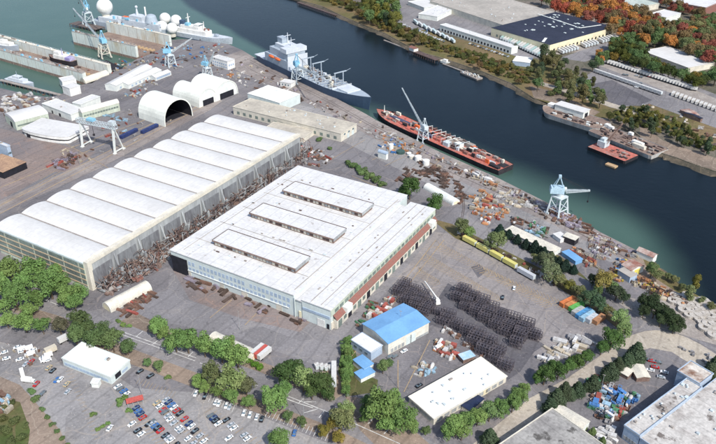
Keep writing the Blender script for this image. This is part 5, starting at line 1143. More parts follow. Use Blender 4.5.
rx = random.Random(31); cc = ['white', 'silver', 'grey', 'black', 'navy blue', 'red', 'blue', 'white', 'silver']
cars([(lerp((174,424),(196,447),i/9)[0], lerp((174,424),(196,447),i/9)[1], rx.choice(cc)) for i in range(10) if rx.random() < .45], A1, 'low on the left side of the centre row', 'cars low on the left of the centre row')
cars([(lerp((150,422),(176,446),i/10)[0], lerp((150,422),(176,446),i/10)[1], rx.choice(cc)) for i in range(11) if rx.random() < .5], A1, 'in the row below the red canopy, lower half', 'cars in the row below the red canopy')
# white bags / small white vans at the far left
rv = random.Random(2)
cars([(rv.uniform(3, 48), rv.uniform(346, 362), 'white', 'van' if rv.random() < .2 else 'car') for i in range(14)], R(30), 'on the depot ground at the lower left', 'white vehicles at the lower left depot')
cars([(rv.uniform(412, 455), 28+rv.uniform(-3, 5)+(0)+ (0), rv.choice(['white', 'silver', 'blue'])) for i in range(14)], A3, 'in the far car park beyond the bank', 'cars in the far car park')
cars([(lerp((396,22),(444,42),i/22)[0], lerp((396,22),(444,42),i/22)[1]+rv.uniform(-.5,.5), rv.choice(['white','silver','white','grey'])) for i in range(23)], R(60), 'in the line above the far bank', 'cars in a line above the far bank')
cars([(lerp((470,44),(508,57),i/14)[0], lerp((470,44),(508,57),i/14)[1], rv.choice(['white','silver','black','grey'])) for i in range(15)], R(50), 'below the white dock terminal', 'cars below the dock terminal')
cars([(rv.uniform(622,650), rv.uniform(74,88), rv.choice(['white','grey','silver','red'])) for i in range(10)], R(-30), 'on the lot across the water', 'cars on the far lot')
# ------------------------------------------------------------------ trailers, containers, trucks
def box_proto(nm, L, W, Hh, m, doors=True, gap=0, wheels=False, topm=None):
    t = empty(nm); MB().box(-L/2, -W/2, gap, L/2, W/2, gap+Hh).build('box', m, t)
    if topm: MB().box(-L/2-.05, -W/2-.05, gap+Hh+.004, L/2+.05, W/2+.05, gap+Hh+.12).build('roof', topm, t)
    if doors: MB().box(L/2+.004, -W/2+.12, gap+.12, L/2+.06, W/2-.12, gap+Hh-.12).build('door', STEEL, t)
    if wheels:
        for x in (-L/2+1.6, -L/2+2.8, L/2-2):
            for y in (-W/2+.25, W/2-.25): MB().bar((x, y-.2, .5), (x, y+.2, .5), 1, 1, 9).build('wheel', RUBBER, t)
        MB().box(-L/2+.3, -.5, gap-.3, L/2-.3, .5, gap-.004).build('chassis', BLACK, t)
    return t
CONT = box_proto('shipping_container', 12.2, 2.44, 2.6, COLM, gap=.1)
TRL = box_proto('box_trailer', 13, 2.6, 2.8, PAINT, gap=1.1, wheels=True)
SHC = box_proto('short_container', 6, 2.4, 2.5, COLM, gap=.1)
def place(pr, a, b, col, label, cat, group=None, name=None, wid=None):
    p, q = P(*a), P(*b); d = q-p; m = (p+q)/2; base = 12.2 if pr is CONT else 13 if pr is TRL else 6
    return inst(pr, m.x, m.y, .15, math.atan2(d.y, d.x), col, label, group, name, cat, (d.length/base, wid or 1, 1))
OG, GN, BL, LB, GR, WH, YL, BRN_, NB = (.62,.2,.07), (.12,.4,.1), (.08,.28,.55), (.3,.5,.65), (.4,.42,.42), (.6,.6,.58), (.6,.55,.18), (.42,.22,.12), (.03,.05,.16)
for (a, b, c, w_) in (((561,307),(574,300.6),OG,'orange container at the upper end of the colourful row'), ((565.3,308.8),(577.8,302.3),(.55,.25,.1),'second orange container in the colourful row, next to the green one'), ((570,312),(582.6,305.7),GN,'green container in the colourful row'), ((573,316),(582.4,310.3),GR,'grey container between the green and blue ones'), ((577,319),(589.6,311.7),BL,'deeper blue container in the colourful row'), ((580.5,321.5),(592.5,313.8),LB,'pale blue container in the colourful row'), ((587,323),(596,317.5),(.5,.55,.6),'short grey-blue container near the lower end of the colourful row'), ((594,324.5),(603,318),BRN_,'brown container at the lower end of the colourful row')):
    place(CONT, a, b, c, w_, 'container', 'colourful containers at the storage lot corner', wid=1.35)
for i, (a, b) in enumerate((((463.5,240.5),(475.5,247)), ((477,247.8),(488.8,254.2)), ((490.2,255),(502,261.7)), ((503.4,262.5),(515.8,269.5)))):
    place(TRL, a, b, YL, 'yellow covered trailer, %s in the line behind the storage lot' % nth(i, 4), 'trailer', 'line of yellow trailers', name='covered_trailer', wid=1.05)
place(TRL, (518,272), (534,281), (.5,.52,.55), 'grey flat trailer at the right end of the yellow trailer line', 'trailer', name='flat_trailer')
for i, c in enumerate((WH, (.5,.1,.08), WH)):
    a = (252+i*3.3, 358.5+i*1.5); place(TRL, a, (a[0]+11.5, a[1]-9.5), c, ['left-hand white', 'red-topped middle', 'right-hand white'][i]+' trailer of the three beside the roadside trees', 'trailer', 'three trailers beside the roadside trees')
for i, (a, b) in enumerate((((121,139),(137,131)), ((142,134),(157.5,126.5)))):
    place(CONT, a, b, NB, ['left-hand', 'right-hand'][i]+' long navy container by the crane track', 'container', 'long navy containers by the crane track', wid=1.3)
for i in range(4):
    place(SHC, (316+i*4.5, 366.5+i*.6), (318+i*4.5, 370+i*.6), WH, 'small white container, %s at the roadway gate' % nth(i, 4), 'container', 'white containers at the roadway gate')
place(TRL, (334,366.5), (334,389), WH, 'long white trailer parked beside the tall hedge', 'trailer')
place(TRL, (59,344.5), (68,340), WH, 'white trailer beside the belt of trees, far left', 'trailer')
place(TRL, (46,355.5), (57,350.5), (.55,.5,.4), 'tan flat trailer on the lower left depot', 'trailer')
# dock trailers across the water
for i in range(17):
    a = lerp((506.5,36.5),(545.5,54),i/16); place(TRL, a, (a[0]-5.6, a[1]+4), WH if i % 3 else (.35,.5,.48), 'dock trailer, %s on the left side of the black-roofed warehouse' % nth(i, 17), 'trailer', 'trailers on the left warehouse side')
for i in range(20):
    if i in (6, 7, 13): continue
    a = lerp((558,51.5),(612,37),i/19); place(TRL, a, (a[0]+5.5, a[1]+3), WH, 'dock trailer, %s on the right side of the black-roofed warehouse' % nth(i, 20), 'trailer', 'trailers on the right warehouse side')
for i in range(30):
    a = lerp((604,63),(690,90),i/29); place(TRL, a, (a[0]+7, a[1]+.8), WH if i % 4 else (.5,.5,.48), 'white trailer, %s in the diagonal far row' % nth(i, 30), 'trailer', 'trailers in the diagonal far row')
for i in range(16):
    a = lerp((594,72),(657,94),i/15); place(TRL, a, (a[0]+4.4, a[1]+1.6), WH, 'white box car, %s in the long straight line across the water' % nth(i, 16), 'rail car', 'white box cars across the water', name='box_car')
for i in range(12):
    a = lerp((672,96),(716,112),i/11); place(SHC, a, (a[0]+1.8, a[1]-2.6), WH, 'white cube container, %s at the far right yard' % nth(i, 12), 'container', 'white containers at the far right')
for i in range(9):
    a = (414+i*4.6, 22+i*2.3); place(TRL, a, (a[0]+3.6, a[1]+3.4), WH if i % 2 else (.5,.6,.6), 'parked trailer, %s left of the white dock terminal' % nth(i, 9), 'trailer', 'trailers left of the dock terminal')
for i in range(26):
    a = lerp((463,6),(500,20),(i%13)/12); a = (a[0]+(i//13)*2.5+5-10*0, a[1]+(i//13)*6-1+6); place(TRL, a, (a[0]+2.6, a[1]+2.6), WH, 'white trailer, %s in the %s row beside the grey roof' % (nth(i % 13, 13), ['upper', 'lower'][i//13]), 'trailer', 'trailers beside the grey roof') if i < 13 else None
def truck(px, py, rz, label, s=1):
    p = P(px, py); t = empty('box_truck', (p.x, p.y, 0.1), rz, label, 'truck'); t.scale = (.6,)*3
    MB().box(-6, -1.6, 1.1, 3, 1.6, 4.6).build('cargo_box', WHITE, t); MB().box(3.4, -1.3, .6, 5.8, 1.3, 3).build('cab', WHITE, t); MB().box(5.81, -1.1, 1.9, 5.86, 1.1, 2.8).build('windscreen', GLASS, t); MB().box(-5.8, -.6, .7, 5, .6, 1.09).build('chassis', BLACK, t)
    for x in (-4.5, -3.2, 4.4):
        for y in (-1.2, 1.2): MB().bar((x, y-.2, .5), (x, y+.2, .5), 1, 1, 10).build('wheel', RUBBER, t)
truck(23, 376, R(-60), 'white box truck beside the hedge line at the lower left'); truck(29, 382, R(-10), 'second white truck standing right of the white box truck at the hedge'); truck(660, 403, R(40), 'white truck parked in the shade of the stained works wing'); truck(436, 200, R(100), 'white truck standing by the pale vaulted shed') if 0 else None
# red canopy
p, q = P(127, 406), P(144, 401.5); d = q-p; t = empty('canopy', (p.x, p.y, 0), math.atan2(d.y, d.x), 'red flat canopy on posts beside the parked cars', 'canopy'); L = d.length
MB().box(0, -1.8, 2.8, L, 1.8, 3.1).build('roof', mat('canopy_red', (.5, .1, .08), (.42, .1, .08)), t)
for i in range(4):
    for y in (-1.5, 1.5): MB().bar((.5+i*(L-1)/3, y, 0), (.5+i*(L-1)/3, y, 2.8), .15).build('post', STEEL, t)
# boom lift
p = P(435.6, 302); q = P(424.5, 285.5); t = empty('mobile_crane', (p.x, p.y, 0), math.atan2(q.y-p.y, q.x-p.x), 'white mobile crane with its boom lowered across the dark asphalt', 'mobile crane')
MB().box(-4, -1.4, .8, 3, 1.4, 2).build('chassis', WHITE, t); MB().box(-3.6, -1.2, 2.01, -.6, 1.2, 3.6).build('cab', WHITE, t); MB().bar((-2, 0, 3.7), ((q-p).length, 0, 3.2), .9, .5).build('boom', WHITE, t)
for x in (-3, -1.5, 2):
    for y in (-1.2, 1.2): MB().bar((x, y-.25, .6), (x, y+.25, .6), 1.2, 1.2, 10).build('wheel', RUBBER, t)
# tanks
for i, (x, y, r0, hh, m_) in enumerate(((418, 160.5, 3.4, 4, WHITE), (426, 164.5, 3.4, 4, WHITE), (411.5, 158, 2.8, 2.5, CREAM2), (400.5, 153, 4.3, 2, mat('dark_green_tank', (.05, .1, .09))), (391, 149.5, 2.4, 5, PANELW), (409, 154.5, 2.4, 1.6, STEEL))):
    lb = ['white round tank, middle of the tank row', 'white round tank at the right end of the tank row', 'low cream round tank in the tank row', 'low wide dark green tank', 'tall white tank at the left end of the tank row', 'small low steel basin behind the tank row'][i]
    p = P(x, y); rr = r0*mpp(x, y); t = empty('storage_tank', (p.x, p.y, 0), 0, lb, 'tank', 'round tanks near the quay'); MB().cyl((0, 0, 0), rr, hh, 22).build('shell', m_, t); MB().cyl((0, 0, hh+.003), rr*1.02, .5, 22, rr*.3).build('lid', m_ if i == 3 else WHITE, t)
bld('tank_house', 'blue-grey house with round drums on the yard left of the tanks', 'building', (386, 160), (154.5,), (392, 155), (378, 152), 'arch', rise=2, ridge='y', rm=BLUEG, wm=PANELW)
# bulk bags at the right
rb = random.Random(8); pts_ = []
for _ in range(9000):
    if len(pts_) >= 46: break
    x, y = rb.uniform(672, 722), rb.uniform(296, 338)
    if (y-296) > (x-672)*.85+6 or (y-296) < (x-672)*.42-6: continue
    if all(math.hypot(x-q[0], y-q[1]) > 4.6 for q in pts_): pts_.append((x, y))
ringm = MB()
ro, ri, hh, n = 3.2, 1.3, 1.6, 20; vs = []
for r_, z in ((ro, 0), (ro, hh), (ri, hh), (ri, 0)): vs += [(r_*math.cos(6.2832*i/n), r_*math.sin(6.2832*i/n), z) for i in range(n)]
ringm.add(vs, [(k*n+i, k*n+(i+1) % n, ((k+1) % 4)*n+(i+1) % n, ((k+1) % 4)*n+i) for k in range(4) for i in range(n)])
RING = ringm.build('concrete_ring', mat('ring_white', (.48, .45, .41), (.3, .27, .23), .3)); RING.color = (1,1,1,1)
for i, (x, y) in enumerate(sorted(pts_)):
    p = P(x, y); inst(RING, p.x, p.y, .1, 0, (1, 1, 1), 'white concrete ring, %s in the yard by the river at the right edge' % nth(i, len(pts_)), 'white concrete rings at the right edge', cat='ring', sc_=rb.uniform(.75, 1.2))
# ------------------------------------------------------------------ steel racks on the dark asphalt
RKM = mat('rack_steel', (.085, .08, .1), (.15, .125, .13), .3, fine=.3)
def rack():
    b = MB(); L, W, Hh = 7, 2.2, 5
    for i in range(5):
        for y in (-W/2, W/2): b.bar((-L/2+i*L/4, y, 0), (-L/2+i*L/4, y, Hh), .3)
        b.bar((-L/2+i*L/4, -W/2, Hh), (-L/2+i*L/4, W/2, Hh), .25).bar((-L/2+i*L/4, -W/2, 2.3), (-L/2+i*L/4, W/2, 2.3), .2)
        if i < 4:
            for y in (-W/2, W/2): b.bar((-L/2+i*L/4, y, 0), (-L/2+(i+1)*L/4, y, Hh), .18)
    for z in (.4, 2.3, Hh):
        for y in (-W/2, W/2): b.bar((-L/2, y, z), (L/2, y, z), .25)
    o = b.build('steel_rack', RKM); return o
RK = rack()
def inpoly(x, y, poly):
    c = False; j = len(poly)-1
    for i in range(len(poly)):
        xi, yi = poly[i]; xj, yj = poly[j]
        if (yi > y) != (yj > y) and x < (xj-xi)*(y-yi)/(yj-yi)+xi: c = not c
        j = i
    return c
rk = random.Random(14)
for poly, wh in ((((455,286),(466,292),(538,334),(524,345),(497,333),(451,300)), 'upper rack field'), (((516,321),(538,330),(536,338),(524,352),(506,344)), 'squarish right-hand rack field'), (((432,321),(441,312),(470,327),(507,355),(507,373),(494,367),(455,332)), 'lower rack field'), (((396,298),(408,284),(432,304),(440,314),(428,320)), 'left-hand rack field')):
    u = Vector((math.cos(V), math.sin(V), 0)); v = Vector((-u.y, u.x, 0)); c0 = P(*poly[0]); lst_ = []
    for j in range(-14, 14):
        for i in range(-8, 30):
            p = c0+u*i*7.1+v*j*2.75; x, y = pix(p)
            if inpoly(x, y, poly) and rk.random() < .96:
                lst_.append((j, i, p))
    js = sorted({q[0] for q in lst_})
    for j, i, p in lst_:
                same = [q[1] for q in lst_ if q[0] == j]
                inst(RK, p.x+rk.uniform(-.4, .4), p.y+rk.uniform(-.3, .3), 0, V+rk.uniform(-.05, .05), (1,1,1), 'dark steel rack, %s in the %s row of the %s' % (nth(same.index(i), len(same)), (['front']+ORD[1:])[js.index(j)], wh), wh, cat='rack', sc_=(rk.uniform(.8, 1.1), rk.uniform(.85, 1.05), rk.uniform(.8, 1.35)))
# ------------------------------------------------------------------ loose goods: one mesh each, many kinds
def g_crates():
    b = MB(); b.box(-2, -1.2, 0, 2, 1.2, 1.1); b.box(-1.9, -1.1, 1.1, .6, 1.1, 2.1); b.box(.9, -.9, 1.1, 1.8, .9, 1.7); return b.build('crate_stack', COLM)
def g_pipes():
    b = MB()
    for k, z in ((4, .3), (3, .85), (2, 1.4)):
        for i in range(k): b.bar((-4, (i-(k-1)/2)*.62, z), (4, (i-(k-1)/2)*.62, z), .64, .64, 7)
    return b.build('pipe_bundle', COLM)
def g_plates():
    b = MB()
    for i in range(5): b.ob((0.1*(i % 3), 0, .12+.22*i), (5-.3*i, 2.2-.1*i, .24), .05*(i-2))
    return b.build('plate_stack', COLM)
def g_tarp():
    b = MB(); n = 8; vs = [(0, 0, 1.9)]
    for r_, z in ((1, 1.7), (2, .9), (2.4, 0)): vs += [(r_*math.cos(6.283*i/n)*1.3, r_*math.sin(6.283*i/n)*(.8+.1*(i % 2)), z) for i in range(n)]
    fs = [(0, 1+i, 1+(i+1) % n) for i in range(n)]+[(1+n*k+i, 1+n*(k+1)+i, 1+n*(k+1)+(i+1) % n, 1+n*k+(i+1) % n) for k in (0, 1) for i in range(n)]
    return b.add(vs, fs).build('tarped_pile', COLM)
def g_frame():
    b = MB(); b.box(-3, -1.2, 0, 3, 1.2, .3)
    for x in (-2.9, 0, 2.9):
        for y in (-1.1, 1.1): b.bar((x, y, .3), (x, y, 2.4), .22)
        b.bar((x, -1.1, 2.4), (x, 1.1, 2.4), .22)
    for y in (-1.1, 1.1): b.bar((-2.9, y, 2.4), (2.9, y, 2.4), .22)
    b.box(-2.4, -.9, .3, 1.8, .9, 1.3); return b.build('pipe_cradle', COLM)
def g_skip():
    b = MB(); b.add([(-2,-1,0),(2,-1,0),(2,1,0),(-2,1,0),(-2.6,-1.2,1.5),(2.6,-1.2,1.5),(2.6,1.2,1.5),(-2.6,1.2,1.5),(-2.4,-1,1.5),(2.4,-1,1.5),(2.4,1,1.5),(-2.4,1,1.5),(-1.9,-.9,.5),(1.9,-.9,.5),(1.9,.9,.5),(-1.9,.9,.5)], [(0,3,2,1),(0,1,5,4),(1,2,6,5),(2,3,7,6),(3,0,4,7),(4,5,9,8),(5,6,10,9),(6,7,11,10),(7,4,8,11),(8,9,13,12),(9,10,14,13),(10,11,15,14),(11,8,12,15),(12,13,14,15)]); return b.build('skip', COLM)
def g_drum():
    b = MB(); b.cyl((0, 0, 0), 1.3, 2.6, 14); b.cyl((0, 0, 2.6), 1.3, .5, 14, .3); return b.build('upright_tank', COLM)
def g_cabin():
    b = MB(); b.box(-3, -1.3, .2, 3, 1.3, 2.8).box(-3.1, -1.4, 2.8, 3.1, 1.4, 2.95); return b.build('site_cabin', COLM)
def g_beams():
    b = MB()
    for i in range(3):
        y = (i-1)*.9; b.box(-4.2, y-.4, .1, 4.2, y+.4, .2).box(-4.2, y-.06, .2, 4.2, y+.06, .8).box(-4.2, y-.4, .8, 4.2, y+.4, .9)
    for x in (-3, 0, 3): b.box(x-.15, -1.4, 0, x+.15, 1.4, .12)
    return b.build('beam_stack', COLM)
def g_pallet():
    b = MB()
    for k in range(3): b.box(-.9+.1*k, -.9, .55*k, .9, .9-.1*k, .55*k+.5).box(-.8, -.8, .55*k+.5, -.5, .8, .55*k+.55).box(.5, -.8, .55*k+.5, .8, .8, .55*k+.55)
    return b.build('pallet_stack', COLM)
GOODS = dict(beam=g_beams(), pallet=g_pallet(), crate=g_crates(), pipe=g_pipes(), plate=g_plates(), tarp=g_tarp(), frame=g_frame(), skip=g_skip(), drum=g_drum(), cabin=g_cabin())
GN_ = dict(beam='beam stack', pallet='pallet stack', crate='crate stack', pipe='pipe bundle', plate='plate stack', tarp='tarp-covered pile', frame='pipe cradle', skip='open skip', drum='upright tank', cabin='site cabin')
GC = {'rust-brown': (.2,.12,.09), 'dark brown': (.1,.072,.06), 'white': (.6,.6,.59), 'grey': (.33,.33,.34), 'cream': (.48,.43,.34), 'red': (.36,.1,.08), 'orange': (.48,.24,.12), 'blue': (.08,.22,.5), 'pale blue': (.3,.46,.58), 'black': (.03,.03,.035), 'green': (.08,.22,.12), 'yellow': (.6,.48,.1), 'lilac-grey': (.3,.27,.33)}
def goods(poly, n, kinds, cols, where, size=(.7, 1.3), jit=.12, seed=1, mind=0):
    rnd = random.Random(seed); pts = []; tries = 0
    xs = [p[0] for p in poly]; ys = [p[1] for p in poly]
    while len(pts) < n and tries < 20000:
        tries += 1; x, y = rnd.uniform(min(xs), max(xs)), rnd.uniform(min(ys), max(ys))
        if inpoly(x, y, poly) and all(math.hypot(x-a, y-b) > mind for a, b in pts): pts.append((x, y))
    its = sorted([(x, y, rnd.choice(kinds), rnd.choice(cols)) for x, y in pts]); cnt = {}; seen = {}
    for q in its: cnt[q[2:]] = cnt.get(q[2:], 0)+1
    for x, y, k, c in its:
        i = seen.get((k, c), 0); seen[(k, c)] = i+1; m = cnt[(k, c)]; w3 = '' if m == 1 else nth(i, m)+', '
        p = P(x, y); f = rnd.uniform(.75, 1.15)
        sc3 = (rnd.uniform(*size)*.8, rnd.uniform(*size)*.75, rnd.uniform(.5, 1.0))
        inst(GOODS[k], p.x, p.y, .12, rnd.choice([U, V, U, V, R(-52)])+rnd.uniform(-jit, jit), tuple(q*f for q in GC[c]), '%s %s, %s%s' % (c, GN_[k], w3, where), 'loose goods '+where, cat=GN_[k].split()[-1], sc_=sc3)
ALLK = ['crate', 'pipe', 'plate', 'tarp', 'frame', 'skip', 'drum', 'beam', 'pallet', 'pallet']
goods([(246,58),(262,68),(330,106),(376,130),(376,138),(330,116),(262,84),(238,62)], 70, ALLK, ['rust-brown','dark brown','cream','grey','white','red','lilac-grey'], 'on the quay beside the supply ship', (.5, 1.1), seed=3)
goods([(376,124),(440,156),(498,181),(498,190),(440,168),(376,138)], 105, ALLK, ['rust-brown','dark brown','cream','grey','white','orange','lilac-grey','grey'], 'on the quay beside the red-decked ship', (.5, 1.1), seed=4)
goods([(505,184),(540,201),(575,219),(600,234),(638,253),(634,260),(596,244),(560,226),(505,196)], 90, ALLK, ['rust-brown','dark brown','cream','grey','white','lilac-grey','rust-brown'], 'along the outer quay edge', (.6, 1.3), seed=5)
goods([(470,198),(482,192),(494,196),(511,210),(505,218),(484,226),(474,215)], 105, ['crate','pallet','tarp','cabin','skip','pallet'], ['orange','orange','white','cream','red','orange','cream','grey'], 'in the orange-and-white stock yard', (.6, 1.2), seed=6)
goods([(478,173),(498,186),(494,191),(474,178)], 16, ['cabin','crate','skip'], ['white','orange','cream'], 'above the stock yard', (.7, 1.3), seed=7)
goods([(500,192),(532,206),(528,212),(498,198)], 30, ['frame','crate','pipe','tarp'], ['cream','cream','white','grey'], 'in the cream rows near the quay', (.9, 1.5), seed=8)
goods([(512,216),(548,228),(560,236),(540,238),(512,224)], 45, ALLK, ['green','rust-brown','grey','white','dark brown','pale blue'], 'between the stock yard and outer quay', (.6, 1.3), seed=9)
goods([(548,206),(585,224),(582,232),(545,214)], 45, ['frame','pipe','plate','crate'], ['rust-brown','dark brown','lilac-grey'], 'near the pale quay crane', (.9, 1.6), seed=10)
goods([(590,232),(622,246),(616,256),(600,262),(590,248)], 75, ['tarp','crate','plate','frame','skip'], ['white','cream','grey','lilac-grey','rust-brown'], 'in the pale heap near the quay end', (.6, 1.2), seed=11)
goods([(572,246),(592,256),(598,268),(584,266),(570,252)], 42, ['pipe','crate','plate','frame'], ['rust-brown','orange','dark brown','cream','red'], 'beside the bright blue storage building', (.6, 1.2), seed=12)
goods([(618,258),(640,262),(636,280),(620,285),(610,275)], 40, ALLK, ['rust-brown','cream','blue','yellow','grey','orange'], 'around the rusty-roofed shed', (.6, 1.1), seed=13)
goods([(632,272),(655,284),(690,302),(684,308),(650,294),(632,284)], 75, ALLK, ['rust-brown','yellow','dark brown','cream','orange','dark brown'], 'on the bank yard right of the rusty shed', (.6, 1.3), seed=14)
goods([(392,176),(425,160),(440,168),(452,184),(445,190),(425,176),(404,184)], 60, ['pipe','beam','beam','frame'], ['rust-brown','dark brown','dark brown'], 'on the rust-brown racks near the railway', (.7, 1.3), seed=15)
goods([(445,172),(460,184),(466,200),(460,204),(455,188),(440,176)], 30, ['pipe','beam','frame'], ['rust-brown','dark brown'], 'along the curved railway', (.6, 1.2), seed=16)
goods([(376,132),(400,138),(412,150),(395,156),(372,146)], 34, ALLK, ['white','cream','orange','grey','blue','pale blue'], 'around the drum house', (.5, 1.1), seed=17)
goods([(455,228),(465,234),(545,274),(556,286),(540,276),(455,234)], 34, ['crate','frame','plate'], ['dark brown','rust-brown','white','red'], 'behind the yellow trailers', (.5, 1), seed=18)
goods([(48,166),(70,153),(82,158),(62,170)], 40, ['pipe','plate','frame'], ['rust-brown','dark brown','red','lilac-grey'], 'on the rust-stained yard at the left', (.7, 1.4), seed=19)
goods([(0,98),(30,92),(42,99),(32,110),(0,118)], 75, ['tarp','cabin','crate','skip'], ['white','white','cream','grey','rust-brown'], 'in the white stock at the left edge', (.8, 1.7), seed=20)
goods([(95,66),(160,48),(172,44),(200,40),(232,48),(225,58),(185,62),(176,76),(160,64),(118,76)], 120, ALLK, ['white','rust-brown','cream','grey','blue','dark brown','pale blue','red'], 'around the drydock cranes', (.5, 1.2), seed=21)
goods([(120,100),(145,78),(158,84),(140,98)], 36, ALLK, ['pale blue','cream','grey','rust-brown','white','red'], 'right of the white warehouses', (.6, 1.2), seed=22)
goods([(186,64),(236,66),(262,82),(256,90),(236,84),(200,72)], 70, ALLK, ['rust-brown','white','cream','orange','grey','white'], 'around the white office block', (.5, 1.1), seed=23)
goods([(95,112),(130,106),(136,120),(120,140),(100,136)], 30, ['pipe','plate','crate','frame'], ['red','rust-brown','grey','pale blue'], 'under the gantry crane', (.6, 1.2), seed=24)
goods([(300,146),(322,150),(334,158),(318,170),(300,162)], 55, ALLK, ['rust-brown','dark brown','grey','white','red'], 'at the far end of the great shed', (.6, 1.3), seed=25)
goods([(575,391),(596,378),(622,392),(640,396),(632,408),(606,426),(590,408)], 130, ['cabin','crate','tarp','skip','drum','frame'], ['blue','white','pale blue','red','white','grey','blue','rust-brown','green','black'], 'in the crowded colourful yard, lower right', (.6, 1.3), seed=26)
goods([(592,424),(612,430),(618,440),(600,446)], 26, ['tarp','crate','cabin'], ['white','grey','white'], 'right of the narrow cream shed', (.7, 1.2), seed=27)
goods([(540,352),(575,334),(590,336),(592,344),(560,360),(545,366)], 44, ['plate','crate','cabin','pipe'], ['white','white','cream','grey'], 'in the white stacks above the light green trees', (.8, 1.6), seed=28)
goods([(410,370),(428,362),(436,368),(432,376),(416,376)], 26, ['tarp','plate','crate'], ['white','pale blue','cream','rust-brown'], 'in the middle of the workshop yard', (.6, 1.2), seed=29)
goods([(434,340),(452,344),(462,356),(450,360),(434,352)], 46, ['crate','tarp','cabin','plate'], ['red','white','rust-brown','grey','cream','orange'], 'beside the small pale blue shed', (.6, 1.1), seed=30)
goods([(366,318),(384,300),(398,296),(392,306),(374,318)], 30, ['crate','plate','cabin'], ['red','white','red','cream'], 'behind the blue-roofed workshop', (.6, 1.1), seed=31)
goods([(352,330),(364,316),(360,312),(372,302),(378,306),(356,330)], 16, ['pipe','crate'], ['rust-brown','green'], 'in the verge beside the blue-roofed workshop', (.5, 1), seed=32)
goods([(186,272),(300,316),(312,326),(300,326),(190,286)], 36, ['plate','pipe','beam'], ['rust-brown','dark brown','lilac-grey','dark brown'], 'in front of the wide white building', (.7, 1.5), seed=33)
goods([(118,312),(150,290),(156,296),(130,318)], 40, ['beam','plate','pipe'], ['rust-brown','rust-brown','dark brown','red'], 'beside the long cream shelter', (.6, 1.3), seed=34)
goods([(0,344),(40,346),(52,356),(30,366),(0,362)], 30, ['tarp','crate','skip','pallet'], ['white','grey','grey','rust-brown','cream'], 'on the lower left depot', (.3, .6), seed=35)
goods([(0,392),(10,396),(12,412),(0,414)], 22, ['crate','tarp','cabin'], ['pale blue','rust-brown','cream','white'], 'at the left edge by the scrub', (.5, 1.1), seed=36)
goods([(60,148),(100,140),(140,120),(180,118),(120,152),(60,180)], 26, ['plate','pipe','crate'], ['rust-brown','grey','cream'], 'along the crane track', (.4, 1), seed=37)
goods([(0,44),(96,62),(96,68),(0,52)], 0, ['crate'], ['grey'], 'x', seed=38)
goods([(40,94),(66,100),(60,108),(46,104)], 20, ALLK, ['white','rust-brown','grey','cream'], 'below the white blocks of the basin', (.5, 1.1), seed=39)
goods([(640,100),(716,132),(716,140),(640,112)], 24, ['crate','plate','tarp','frame'], ['rust-brown','grey','white','cream'], 'on the far lot above the right barge', (.7, 1.4), seed=40)
goods([(560,78),(585,82),(584,92),(566,90)], 12, ['cabin','crate'], ['white','grey'], 'in the clearing of the far wood', (.7, 1.2), seed=41)
goods([(440,330),(480,355),(500,365),(480,352),(445,326)], 22, ['crate','frame','plate'], ['rust-brown','white','grey'], 'along the fence of the rack fields', (.5, 1), seed=42)
goods([(660,346),(700,350),(716,360),(716,372),(700,362)], 10, ['crate'], ['grey'], 'beside the gravel road end', (.5, .9), seed=43)
# tangled scrap between the two great buildings: beyond counting
sm = MB(); rs = random.Random(77); poly = [(97,290),(108,296),(150,276),(168,262),(182,246),(285,170),(300,160),(316,152),(300,142),(284,146)]
k = 0
while k < 1700:
    x, y = rs.uniform(95, 318), rs.uniform(138, 298)
    if not inpoly(x, y, poly): continue
    k += 1; p = P(x, y); a = rs.uniform(0, 6.28); e = rs.uniform(-.3, 1.3); L = rs.uniform(1.5, 6); z = rs.uniform(0, 6)
    d = Vector((math.cos(a)*math.cos(e), math.sin(a)*math.cos(e), math.sin(e)))*L
    if rs.random() < .78: sm.bar((p.x, p.y, z), (p.x+d.x, p.y+d.y, max(.1, z+d.z)), rs.uniform(.15, .5), mi=rs.choice([0, 0, 1, 2]))
    else: sm.ob((p.x, p.y, rs.uniform(.5, 2.5)), (rs.uniform(1, 5), rs.uniform(.8, 2.5), rs.uniform(.4, 3)), rs.choice([U, V])+rs.uniform(-.3, .3), rs.choice([0, 1, 1, 2, 0, 2, 2, 0, 1, 3, 4]), rs.uniform(-.3, .3))
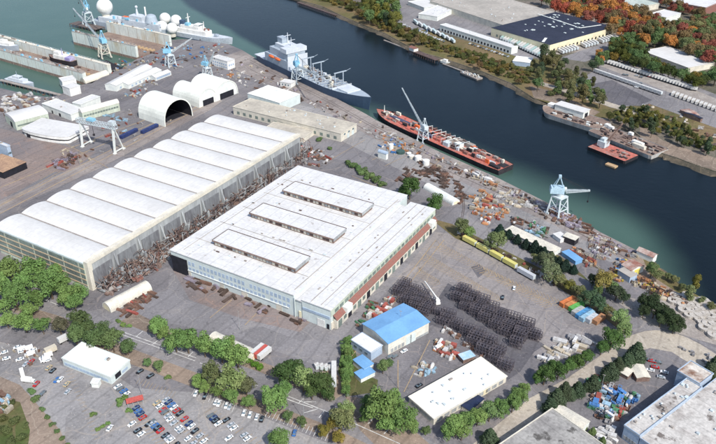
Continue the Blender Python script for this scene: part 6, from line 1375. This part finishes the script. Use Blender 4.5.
n0, a0, LX0 = SH[0], SH[1], SH[2]; u0 = Vector((math.cos(a0), math.sin(a0), 0)); v0 = Vector((-u0.y, u0.x, 0))
for i in range(330):                     # staging leaning along the shed wall
    t_ = rs.uniform(6, LX0-3); w0 = rs.uniform(1.5, 13); p = n0+u0*t_-v0*w0; zt_ = rs.uniform(3, 9)
    q_ = p+u0*rs.uniform(-1.5, 1.5)
    if rs.random() < .6: sm.bar((p.x, p.y, 0), (q_.x, q_.y, zt_), rs.uniform(.2, .45), mi=rs.choice([0, 1, 1, 2]))
    else:
        q_ = p+u0*rs.uniform(3, 9); z_ = rs.uniform(2, 9); sm.bar((p.x, p.y, z_), (q_.x, q_.y, z_+rs.uniform(-1, 1)), rs.uniform(.2, .4), mi=rs.choice([0, 1, 1, 2]))
o = sm.build('scrap_steel', [RUST, RUSTD, GREYW, CONC, REDR]); tag(o, 'tangled rusty scrap steel filling the lane between the two great buildings', 'scrap', kind='stuff')
for n_, v_ in list(GOODS.items())+[('car', CARP), ('van', VANP), ('cont', CONT), ('t', TRL), ('s', SHC)]:
    if v_ not in USEDV:
        for c in list(v_.children): bpy.data.objects.remove(c)
        bpy.data.objects.remove(v_)
# light masts and utility poles
POLE = empty('light_mast'); MB().bar((0, 0, 0), (0, 0, 13), .26, .14, 7).build('pole', GREYW, POLE); MB().box(-.7, -.12, 13, .7, .12, 13.2).build('lamp_head', CONC, POLE)
for i, (x, y, w_) in enumerate(((399,389,'at the left of the workshop yard'), (469,196,'beside the curved railway'), (523,230,'behind the small dark conifers'), (594,262,'near the bright blue storage building'), (142,395,'between the car parks'), (304,420,'on the lower verge'), (365,150,'behind the wide white building'), (560,330,'at the corner of the storage lot'), (400,330,'at the end of the blue-roofed workshop'), (240,330,'in front of the wide white building'), (80,165,'beside the crane track'), (600,395,'in the crowded colourful yard'))):
    p = P(x, y); inst(POLE, p.x, p.y, 0, V, (1,1,1), 'tall thin light mast '+w_, 'light masts of the yard', cat='light mast')
